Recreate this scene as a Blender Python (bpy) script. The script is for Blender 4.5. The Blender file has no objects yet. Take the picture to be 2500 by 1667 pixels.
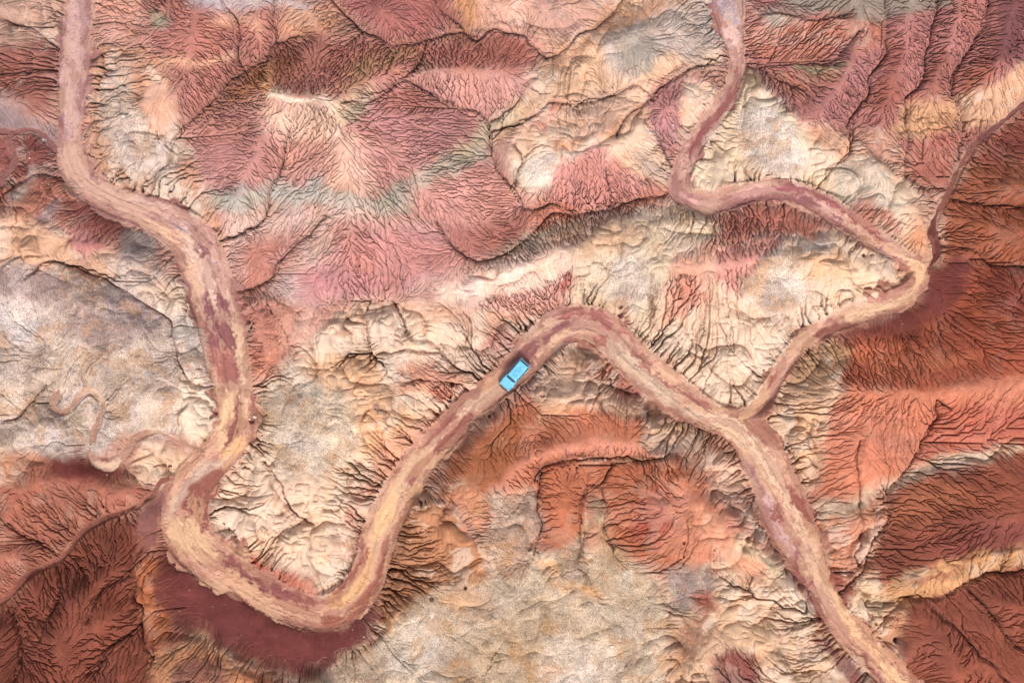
# Badlands wash with a blue off-roader, seen from straight above.
import math, random
import numpy as np
try:
    import bpy
except ImportError:
    bpy = None          # terrain code can be run alone for a quick check

# ---------------------------------------------------------------- camera, sky, sun
S = 0.0592              # metres per plan unit (u); the plan is 2352 x 1568 u
CX, CY = 1176.0, 784.0
CAM_H = 150.0
SUN_AZ, SUN_EL = 172.0, 52.0      # compass bearing of the sun (from the south), elevation
if bpy:
    sc = bpy.context.scene
    cd = bpy.data.cameras.new("camera")
    cam = bpy.data.objects.new("camera", cd)
    sc.collection.objects.link(cam)
    cam.location = (0, 0, CAM_H)
    cam.rotation_euler = (0, 0, 0)
    cd.sensor_fit = 'HORIZONTAL'
    cd.sensor_width = 36.0
    cd.lens = 36.0 * CAM_H / (2352 * S)
    cd.clip_start = 1.0
    cd.clip_end = 5000.0
    sc.camera = cam
    w = bpy.data.worlds.new("World")
    sc.world = w
    w.use_nodes = True
    nt = w.node_tree
    bg = nt.nodes["Background"]
    sky = nt.nodes.new("ShaderNodeTexSky")
    sky.sky_type = 'NISHITA'
    sky.sun_disc = False
    sky.sun_elevation = math.radians(SUN_EL)
    sky.sun_rotation = math.radians(SUN_AZ)
    sky.air_density = 1.0
    sky.dust_density = 4.0
    sky.ozone_density = 0.6
    hs = nt.nodes.new("ShaderNodeHueSaturation")      # thin high cloud: a paler sky
    hs.inputs['Saturation'].default_value = .3
    nt.links.new(sky.outputs[0], hs.inputs['Color'])
    nt.links.new(hs.outputs[0], bg.inputs[0])
    bg.inputs[1].default_value = 0.15
    sd = bpy.data.lights.new("sun", 'SUN')
    sd.energy = 2.0
    sd.angle = math.radians(13.0)
    sd.color = (1.0, 0.95, 0.90)
    sun = bpy.data.objects.new("sun", sd)
    sc.collection.objects.link(sun)
    az, el = math.radians(SUN_AZ), math.radians(SUN_EL)
    from mathutils import Vector
    dvec = Vector((math.sin(az) * math.cos(el), math.cos(az) * math.cos(el), math.sin(el)))
    sun.rotation_euler = dvec.to_track_quat('Z', 'Y').to_euler()
    sun.location = (0, -60, 80)
    sc.view_settings.view_transform = 'Standard'
    sc.view_settings.look = 'None'
    sc.view_settings.gamma = 1.0
    sc.view_settings.exposure = 0.66
    sc.cycles.max_bounces = 4
    sc.cycles.diffuse_bounces = 3

f32 = np.float32

# ================================================================= PLAN DATA (u coordinates)
# washes: (x, y, half width)
WASH_A = [(196,-420,38),(192,-200,38),(186,-80,38),(182,0,38),(176,60,40),(170,130,38),(165,200,36),(160,270,33),(158,330,34),(168,380,36),
 (200,425,36),(260,460,34),(320,482,36),(385,512,45),(438,550,55),(462,600,60),(482,660,58),(500,720,54),(516,780,52),
 (526,840,52),(538,900,44),(544,950,42),(532,1000,42),(497,1050,42),(450,1100,46),(428,1150,54),(425,1200,58),(445,1250,54),
 (492,1295,48),(550,1330,46),(620,1368,42),(690,1400,40),(750,1408,44),(800,1385,44),(838,1340,42),(856,1290,40),(874,1220,42),
 (905,1150,42),(940,1090,40),(982,1035,38),(1032,985,34),(1080,935,32),(1130,895,30),(1176,855,34),(1220,810,40),(1262,768,42),
 (1310,744,40),(1360,745,42),(1405,775,44),(1452,825,46),(1512,875,46),(1570,918,40),(1628,955,34),(1682,975,34),(1722,1008,42),
 (1755,1060,52),(1785,1120,56),(1808,1180,56),(1835,1240,50),(1862,1300,40),(1888,1360,34),(1915,1410,34),(1960,1465,38),
 (2020,1520,42),(2070,1570,42),(2150,1660,42),(2330,1900,42)]
WASH_B = [(1640,-420,40),(1650,-150,42),(1660,-60,40),(1668,0,38),(1678,60,30),(1690,110,20),(1696,160,17),(1686,200,18),(1658,242,22),(1622,290,24),
 (1588,340,24),(1563,400,24),(1560,438,24),(1590,462,22),(1640,470,20),(1700,448,22),(1760,436,24),(1830,442,26),(1890,470,28),
 (1950,512,28),(2010,550,26),(2068,586,20),(2112,612,14),(2112,642,18),(2082,678,24),(2030,700,26),(1960,722,24),(1900,746,22),
 (1850,778,20),(1812,820,18),(1782,870,17),(1757,910,17),(1722,945,16),(1690,968,20)]
WASH_C = [(2700,20,8),(2420,190,8),(2352,238,8),(2290,290,9),(2240,330,9),(2212,370,10),(2192,410,10),(2176,450,10),(2152,490,9),(2142,530,10),
 (2154,570,10),(2146,598,9),(2118,614,9)]
WASH_E = [(-200,790,9),(0,776,9),(35,768,9),(70,798,9),(97,822,9),(118,850,8),(96,872,8),(124,884,9),(134,905,10),(122,930,10),(142,948,10),(165,932,9),
 (188,906,9),(214,900,8),(236,925,8),(226,965,9),(212,1005,9),(206,1040,10),(222,1065,13),(255,1068,14),(285,1045,10),(308,1008,9),
 (350,992,9),(400,1004,8),(445,1028,7),(490,1040,8)]
WASH_D = [(-200,285,6),(-30,300,6),(30,303,6),(70,298,7),(102,312,7),(125,340,8),(145,352,8)]
WASH_D2 = [(30,303,5),(20,325,5),(34,355,6),(28,385,6),(2,410,6),(-60,450,6)]
WASH_F = [(395,1098,6),(368,1106,6),(347,1138,6),(300,1166,6),(233,1193,7),(187,1223,7),(160,1257,7),(133,1286,7),(83,1309,7),(50,1333,7),
 (23,1366,7),(0,1383,7),(-80,1430,7),(-250,1500,7)]

# gullies: narrow valley lines (x,y,z)
GULLIES = [
 # upper-left hill
 [(687,83,5.2),(627,100,4.6),(600,133,4.2),(567,157,3.8),(540,173,3.4),(520,200,3.1),(483,233,2.8),(450,260,2.4),(417,287,2.0),(412,302,1.8),
  (390,320,1.6),(393,347,1.4),(383,377,1.2),(357,393,1.0),(353,425,.7),(330,462,.3)],
 [(500,-60,6),(513,0,5.4),(533,33,5),(547,73,4.6),(547,110,4.2),(552,143,3.9),(560,158,3.8)],
 [(632,-80,6.4),(630,0,6),(628,40,5.4),(632,83,4.8),(620,105,4.5)],
 [(700,60,5.6),(720,35,6.2)],
 [(667,290,6.2),(653,350,5.2),(640,393,4.5),(620,433,3.8),(613,467,3.4),(600,500,2.8),(575,525,2.0),(545,540,1.2),(520,545,.3)],
 [(745,490,4.6),(717,527,3.9),(673,566,3.0),(640,603,2.3),(617,640,1.6),(567,663,.9),(530,672,.2)],
 # top centre
 [(700,-60,5.6),(760,0,5.0),(785,23,4.7),(825,63,4.4),(868,87,4.2),(898,107,4.0),(935,103,3.9),(978,93,3.8),(1018,77,3.6),(1051,70,3.5),(1071,72,3.4),
  (1095,90,3.3),(1135,67,3.2),(1168,73,3.1),(1205,80,3.0),(1228,113,2.9),(1258,133,2.8),(1295,117,2.6),(1335,77,2.4),(1368,63,2.2),(1401,33,2.0),(1425,0,1.8),(1470,-60,1.4)],
 [(970,-50,5),(998,0,4.7),(1018,27,4.3),(1048,50,3.8),(1066,68,3.5)],
 [(978,95,3.9),(970,138,4.4),(951,163,5),(918,180,5.6),(885,202,6.2),(840,218,7)],
 [(790,235,8),(860,228,6.2),(918,187,5.4),(958,197,5.0),(998,217,4.6),(1025,230,4.2),(1058,247,3.8),(1085,250,3.5),(1105,265,3.2),(1118,283,3.0),(1126,320,2.8),(1135,363,2.4),(1151,400,2.0),(1178,433,1.8),(1198,465,1.6),(1198,480,1.5)],
 [(1230,180,4.4),(1205,190,4.2),(1192,230,3.9),(1160,255,3.4),(1120,284,3.0)],
 [(1500,225,3.8),(1460,195,3.6),(1400,215,3.4),(1330,235,3.4),(1260,235,3.5),(1225,265,3.3),(1170,285,3.1),(1128,300,2.9)],
 [(1000,505,3.2),(1040,562,2.6),(1090,598,2.2),(1150,588,2.0),(1200,555,1.8),(1240,520,1.7),(1268,492,1.5),(1330,492,1.2),(1400,478,.8),(1460,462,.5),(1535,445,.1)],
 [(1198,480,1.5),(1225,478,1.5),(1262,468,1.4),(1318,487,1.3)],
 [(1395,380,3.6),(1400,420,2.4),(1405,450,1.5),(1392,470,1.0)],
 [(1360,350,4.5),(1385,400,3.4),(1400,430,2.2)],
 [(1180,330,3.5),(1195,360,2.8),(1185,400,2.1),(1183,430,1.9)],
 [(1640,148,1.2),(1600,155,1.8),(1560,170,2.2),(1520,200,2.8),(1480,235,3.2),(1440,270,3.5),(1415,310,3.8)],
 [(1620,150,1.2),(1590,110,2.4),(1560,75,3.4)],
 [(1545,380,.3),(1520,330,1.6),(1495,290,2.6),(1480,270,3)],
 # cream hill right and the mauve slopes above it
 [(2045,-60,6),(2039,20,5.4),(2037,100,4.6),(2029,133,4.2),(2002,173,3.7),(1999,213,3.2),(1969,253,2.7),(1949,287,2.3),(1956,297,2.1),(1952,320,1.8),
  (1950,350,1.4),(1925,372,1.0),(1902,387,.8),(1892,417,.5),(1882,450,.1)],
 [(2155,-60,6),(2149,27,5),(2136,93,4.3),(2126,140,3.8),(2116,193,3.2),(2079,227,2.8),(2082,253,2.5),(2086,317,1.8),(2084,360,1.4),(2089,405,.9),(2120,425,.6),(2169,440,.2)],
 [(2275,-60,6),(2269,7,5.4),(2262,60,4.9),(2232,107,4.2),(2206,143,3.6),(2189,173,3.2),(2187,213,2.5),(2208,247,1.8),(2212,300,1.0),(2200,350,.4),(2204,384,.1)],
 [(1697,132,.2),(1732,113,.8),(1749,143,1.2),(1796,143,1.7),(1852,143,2.3),(1902,147,2.9),(1935,117,3.6),(1980,70,4.6)],
 [(1697,60,.4),(1730,40,1.5),(1770,28,2.5),(1850,40,3.6),(1950,35,4.6)],
 [(1702,150,.2),(1752,155,1.2),(1800,185,2.2),(1850,200,3.2)],
 # right
 [(2155,560,.3),(2200,568,1.2),(2240,575,2),(2290,605,2.6),(2352,612,3.6),(2450,640,5)],
 [(2160,455,.3),(2230,462,1.4),(2300,470,2.8),(2352,475,3.8)],
 [(2195,410,.3),(2260,395,1.6),(2340,380,3.2)],
 [(1755,1045,.2),(1990,1345,0)],
 [(2185,935,4.6),(2152,915,4.3),(2149,956,3.8),(2120,1010,3.2),(2106,1043,2.9),(2075,1090,2.5),(2040,1125,2.2),(2036,1150,2.0),(2039,1193,1.8),(2019,1226,1.5),(1996,1246,1.3),
  (1989,1296,1.0),(1952,1336,.7),(1922,1356,.2)],
 [(1980,1010,3.6),(1969,1063,3.1),(1979,1129,2.6),(1974,1179,2.2),(1982,1203,1.8),(1972,1240,1.3),(1965,1270,1.1),(1975,1300,1.0)],
 [(2480,1290,6),(2353,1309,4.6),(2269,1319,4.0),(2219,1340,3.5),(2150,1370,3.2),(2090,1372,2.8),(2050,1400,2.2),(2020,1440,1.4),(1990,1480,.3)],
 [(2225,1345,3.8),(2270,1400,4.4),(2320,1460,5.0),(2380,1520,6)],
 [(2130,1375,3.2),(2200,1450,4.4),(2290,1540,5.6),(2360,1600,6.4)],
 # centre-left lumps
 [(900,690,2.7),(925,740,2.6),(950,780,2.4),(985,783,2.6),(1018,816,1.8),(1051,843,1.2),(1091,856,.6),(1128,880,.1)],
 [(901,812,3.4),(930,800,3.0),(951,803,2.8),(1006,806,2.0)],
 [(920,880,2.8),(960,870,2.4),(1000,876,2.0),(1038,880,1.5),(1070,890,1.1),(1100,912,.4),(1112,915,.1)],
 [(820,692,2.7),(840,740,2.6),(851,830,2.4),(870,812,2.4),(901,812,2.4)],
 [(900,970,2.4),(940,985,1.6),(985,1015,.3)],
 [(880,1010,2.4),(920,1040,1.3),(950,1060,.3)],
 [(600,1060,2.6),(640,1110,2.8),(655,1160,2.6),(690,1195,2.4),(720,1210,2.4)],
 [(800,1150,2.4),(850,1180,1.2),(870,1190,.2)],
 [(720,1290,1.6),(760,1330,1.0),(770,1365,.2)],
 [(560,1200,2.2),(530,1235,1.0),(510,1255,.2)],
 # orange amphitheatre
 [(1225,905,2.4),(1230,940,2.2),(1260,960,2.4)],
 [(1400,870,1.6),(1420,900,1.2),(1450,880,.9),(1480,860,.1)],
 [(1225,1100,2.6),(1251,1073,2.8),(1305,1056,3.0),(1358,1051,3.2),(1418,1048,3.4),(1480,1055,3.6),(1540,1045,4.0)],
 [(1225,1100,2.6),(1190,1140,2.4),(1160,1200,2.3)],
 [(1411,1060,3.4),(1378,1113,3.2),(1342,1122,3.1),(1335,1180,3.0),(1331,1233,2.8),(1335,1273,2.6)],
 [(1381,1123,3.2),(1391,1163,3.1),(1391,1213,2.9),(1411,1260,2.7)],
 [(1245,1085,2.9),(1238,1130,2.8),(1235,1163,2.7),(1241,1213,2.6),(1215,1260,2.4)],
 [(1240,960,2.8),(1235,1010,2.4),(1228,1060,2.6)],
 [(1540,930,2.2),(1585,960,1.6),(1610,985,.9),(1650,1000,.2)],
 # left
 [(0,40,3.2),(60,60,2.6),(100,90,1.8),(135,110,.4)],
 [(0,170,4.2),(60,162,3.0),(110,155,1.2),(128,160,.3)],
 [(0,440,3),(60,410,2.4),(110,400,1.4),(150,415,.6),(180,430,.1)],
 [(60,640,4.2),(120,600,3.6),(210,630,3.2),(280,660,2.6),(330,700,2.4),(385,735,2.0),(395,790,1.8),(415,840,1.5),(440,880,1.2),(480,890,.5),(500,880,.1)],
 [(100,690,3.8),(95,740,2.6),(100,800,.6)],
 [(0,970,2.2),(50,950,1.6),(90,905,.8),(105,885,.2)],
 [(110,1010,2.4),(100,1040,2.6),(60,1080,2.8)],
 # lower left
 [(325,1262,2.0),(313,1276,2.6),(303,1306,3.0),(310,1333,3.4),(307,1373,3.7),(323,1400,4.0),(320,1440,4.4),(330,1473,4.8),(353,1510,5.2)],
 [(293,1323,3.2),(243,1340,4.4),(213,1380,5.4),(197,1423,6.2)],
 [(321,1430,4.3),(300,1453,4.8),(250,1480,5.6),(230,1526,6.4),(200,1546,7.0)],
 [(130,1290,.3),(133,1310,1.2),(140,1340,2.2),(113,1403,3.6),(83,1473,5.2)],
 [(23,1370,.3),(27,1413,1.2),(43,1463,2.2),(47,1513,3.2),(33,1570,4.4)],
 [(233,1200,.3),(232,1230,1.4),(240,1270,2.4)],
 [(160,1262,.3),(175,1290,1.4),(190,1330,2.6)],
 [(210,1210,.3),(180,1170,1.4),(150,1120,2.2)],
 [(130,1280,.3),(90,1250,1.2),(50,1230,2.0),(20,1200,2.8)],
]
# ridges (x,y,z)
RIDGES = [
 [(613,135,7.2),(617,175,8.4),(620,213,9.2)],
 [(618,222,9.4),(660,228,9.8),(705,232,9.8),(745,242,9.4),(770,250,9.0)],
 [(770,250,9.0),(795,285,8.2)],
 [(775,238,9.0),(820,205,7.8),(880,178,6.9),(930,150,6.0)],
 [(960,168,6.4),(1030,158,6.6),(1100,165,6.4),(1180,172,5.6)],
 [(590,0,7),(590,60,6.2),(588,110,5.2)],
 [(440,20,6.6),(450,80,6.2),(430,150,5.6),(410,220,4.4)],
 [(360,20,5),(370,120,5),(360,200,4.0)],
 [(700,120,7.5),(760,90,7),(700,20,7)],
 [(860,20,7),(910,60,6)], [(800,120,6.4),(900,140,5.6)],
 [(1000,-40,6),(1100,0,5.6),(1180,30,5)],
 [(1300,40,4),(1240,20,4.4)],
 [(600,330,6.8),(560,420,5.6),(540,480,4.4)],
 [(780,330,7.4),(790,420,6.4),(800,500,5.4)],
 [(900,330,6.0),(960,400,5.2),(1000,470,4.6)],
 [(600,600,3.6),(580,560,3.0)],
 [(1320,580,5.2),(1400,540,5.4),(1500,520,4.6),(1600,505,2.8),(1650,512,2.0)],
 [(1100,640,4.2),(1200,610,4.6),(1300,580,5.0)],
 [(1450,600,5.8),(1560,620,5.4),(1700,600,5.6),(1850,590,5.4),(1960,620,4.6),(2040,640,2.6)],
 [(1480,280,5.2),(1400,330,5.4),(1320,360,5.2),(1250,385,4.2)],
 [(1560,240,3.6),(1520,270,4.2)], [(1560,240,3.6),(1600,210,2.6),(1650,195,1.2)],
 [(1500,60,4.8),(1400,100,4.6),(1330,160,4.2)],
 [(1500,130,4.4),(1420,150,4.2)],
 [(1730,180,2.6),(1770,260,4.6),(1850,330,4.6)], [(1990,390,3.8),(2060,430,3.8),(2110,490,3.0),(2130,540,2.0)],
 [(1960,-40,7.5),(1970,60,6.6),(1940,170,5.4),(1890,260,4.2)],
 [(2095,-40,7.5),(2085,80,6.8),(2065,170,5.6),(2035,240,4.4)],
 [(2205,-40,7.8),(2195,60,6.8),(2165,140,5.8),(2135,215,4.6)],
 [(2330,-20,9),(2310,90,8.2),(2275,180,6.6),(2245,225,4.6)],
 [(2340,150,6.5),(2290,215,4.5)],
 [(2500,340,8),(2420,420,7),(2352,430,5.8),(2290,430,4.2)],
 [(2500,520,8),(2352,540,5.4),(2260,520,3.4)],
 [(2500,780,10),(2352,720,7.4),(2300,640,5.0)],
 [(2600,860,9),(2351,873,7.4),(2250,885,6.8),(2169,900,6.2),(2036,898,5.2),(1940,896,4.2),(1900,900,3.2)],
 [(2352,960,6.4),(2280,1000,5.6),(2210,1050,4.8)],
 [(2500,1180,8),(2352,1188,7.0),(2202,1194,5.6),(2090,1210,4.2)],
 [(2352,1265,6.2),(2269,1285,5.4),(2180,1310,4.8),(2090,1330,4.0)],
 [(2500,1420,8),(2352,1400,6.6),(2260,1365,5.0)],
 [(2080,1400,3.8),(2078,1480,4.4),(2080,1570,5.2)],
 [(2200,1560,7),(2160,1470,5.6),(2120,1410,4.2)],
 [(640,930,4.4),(700,1010,5.0),(690,1120,4.6),(720,1240,3.8)],
 [(800,900,4.2),(770,1000,4.6)],
 [(870,745,3.4),(780,760,3.4),(650,790,3.0)], [(980,720,3.2),(1060,740,2.8),(1110,780,2.2)],
 [(560,700,3.0),(600,780,3.4),(600,860,3.0)], [(640,705,3.0),(700,700,2.9),(760,695,2.8),(830,692,2.7),(880,688,2.7),(940,672,2.8),(1000,655,2.9)], [(800,500,5.4),(800,560,4.6),(810,620,3.7)],
 [(1060,1225,5.2),(1010,1185,5.0),(960,1170,4.0)], [(1060,1225,5.2),(1085,1270,4.8),(1095,1300,3.8)],
 [(1330,830,2.6),(1320,880,3.2),(1270,910,3.6),(1330,935,4.2),(1430,950,4.4),(1500,985,4.6)],
 [(1150,1112,4.4),(1200,1062,4.8),(1290,1027,5.2),(1400,1022,5.4),(1480,1022,5.0)],
 [(1150,950,2.4),(1100,1000,3.4),(1070,1080,4.2),(1060,1150,4.8)],
 [(1560,1090,5.6),(1620,1160,5.6),(1690,1226,5.0),(1769,1286,4.2),(1845,1386,3.0)],
 [(1300,1110,4.6),(1290,1200,4.0)], [(1480,1120,5.0),(1500,1220,4.6)],
 [(1200,1450,3.4),(1050,1430,3.4),(940,1450,3.2)], [(1400,1400,3.2),(1500,1480,4.0),(1620,1440,4.8),(1780,1470,3.8)],
 [(-100,30,6),(40,20,4.4)], [(-100,240,8),(40,240,5.4),(100,235,3.0)], [(-100,120,6),(60,110,3.4)],
 [(80,360,3.0),(60,350,3.0)], [(-60,520,5),(60,480,4.4),(150,470,3.0)],
 [(-60,620,6),(60,570,5),(200,560,4.2),(320,590,3.0)],
 [(180,700,5.2),(260,720,5.0),(330,790,4.2),(240,850,3.6)], [(0,850,3.2),(50,860,2.8)],
 [(300,900,3.4),(380,930,3.0)], [(0,1020,3.6),(100,980,2.8),(160,1000,2.4)],
 [(400,560,1.2),(430,900,2.8),(450,950,2.2)],
 [(30,1130,4.2),(120,1100,3.6),(200,1100,3.2)], [(300,1120,3.0),(270,1130,3.0)], [(-60,1300,3),(60,1280,2.4)],
 [(270,1290,3.6),(200,1340,5.0),(150,1400,6.0),(120,1500,7.4)],
 [(270,1390,5.6),(240,1440,6.6)], [(0,1440,3.6),(-60,1500,5)], [(80,1400,3.6),(70,1340,1.8)],
 [(-60,1640,8),(120,1640,9),(260,1600,8),(420,1560,5.4)], [(350,1330,3.6),(352,1420,4.2),(390,1480,4.4)],
 [(500,1530,3.6),(600,1580,3.6),(760,1580,3.6)],
]
# flat places (x, y, radius, z)
SPOTS = [(480,1400,55,.5),(560,1440,45,.7),(640,1480,45,.8),(720,1510,30,.7),(800,1470,30,.6),(345,1190,22,1.3),(345,1235,20,1.2),
 (2130,650,28,.5),(2160,700,26,.8),(2060,745,22,.5),(350,230,30,3.6),(1000,1450,40,3.3),(1200,1500,60,3.3),(1350,1400,40,3.1),
 (1165,1250,40,2.9),(420,1130,10,0)]

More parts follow.
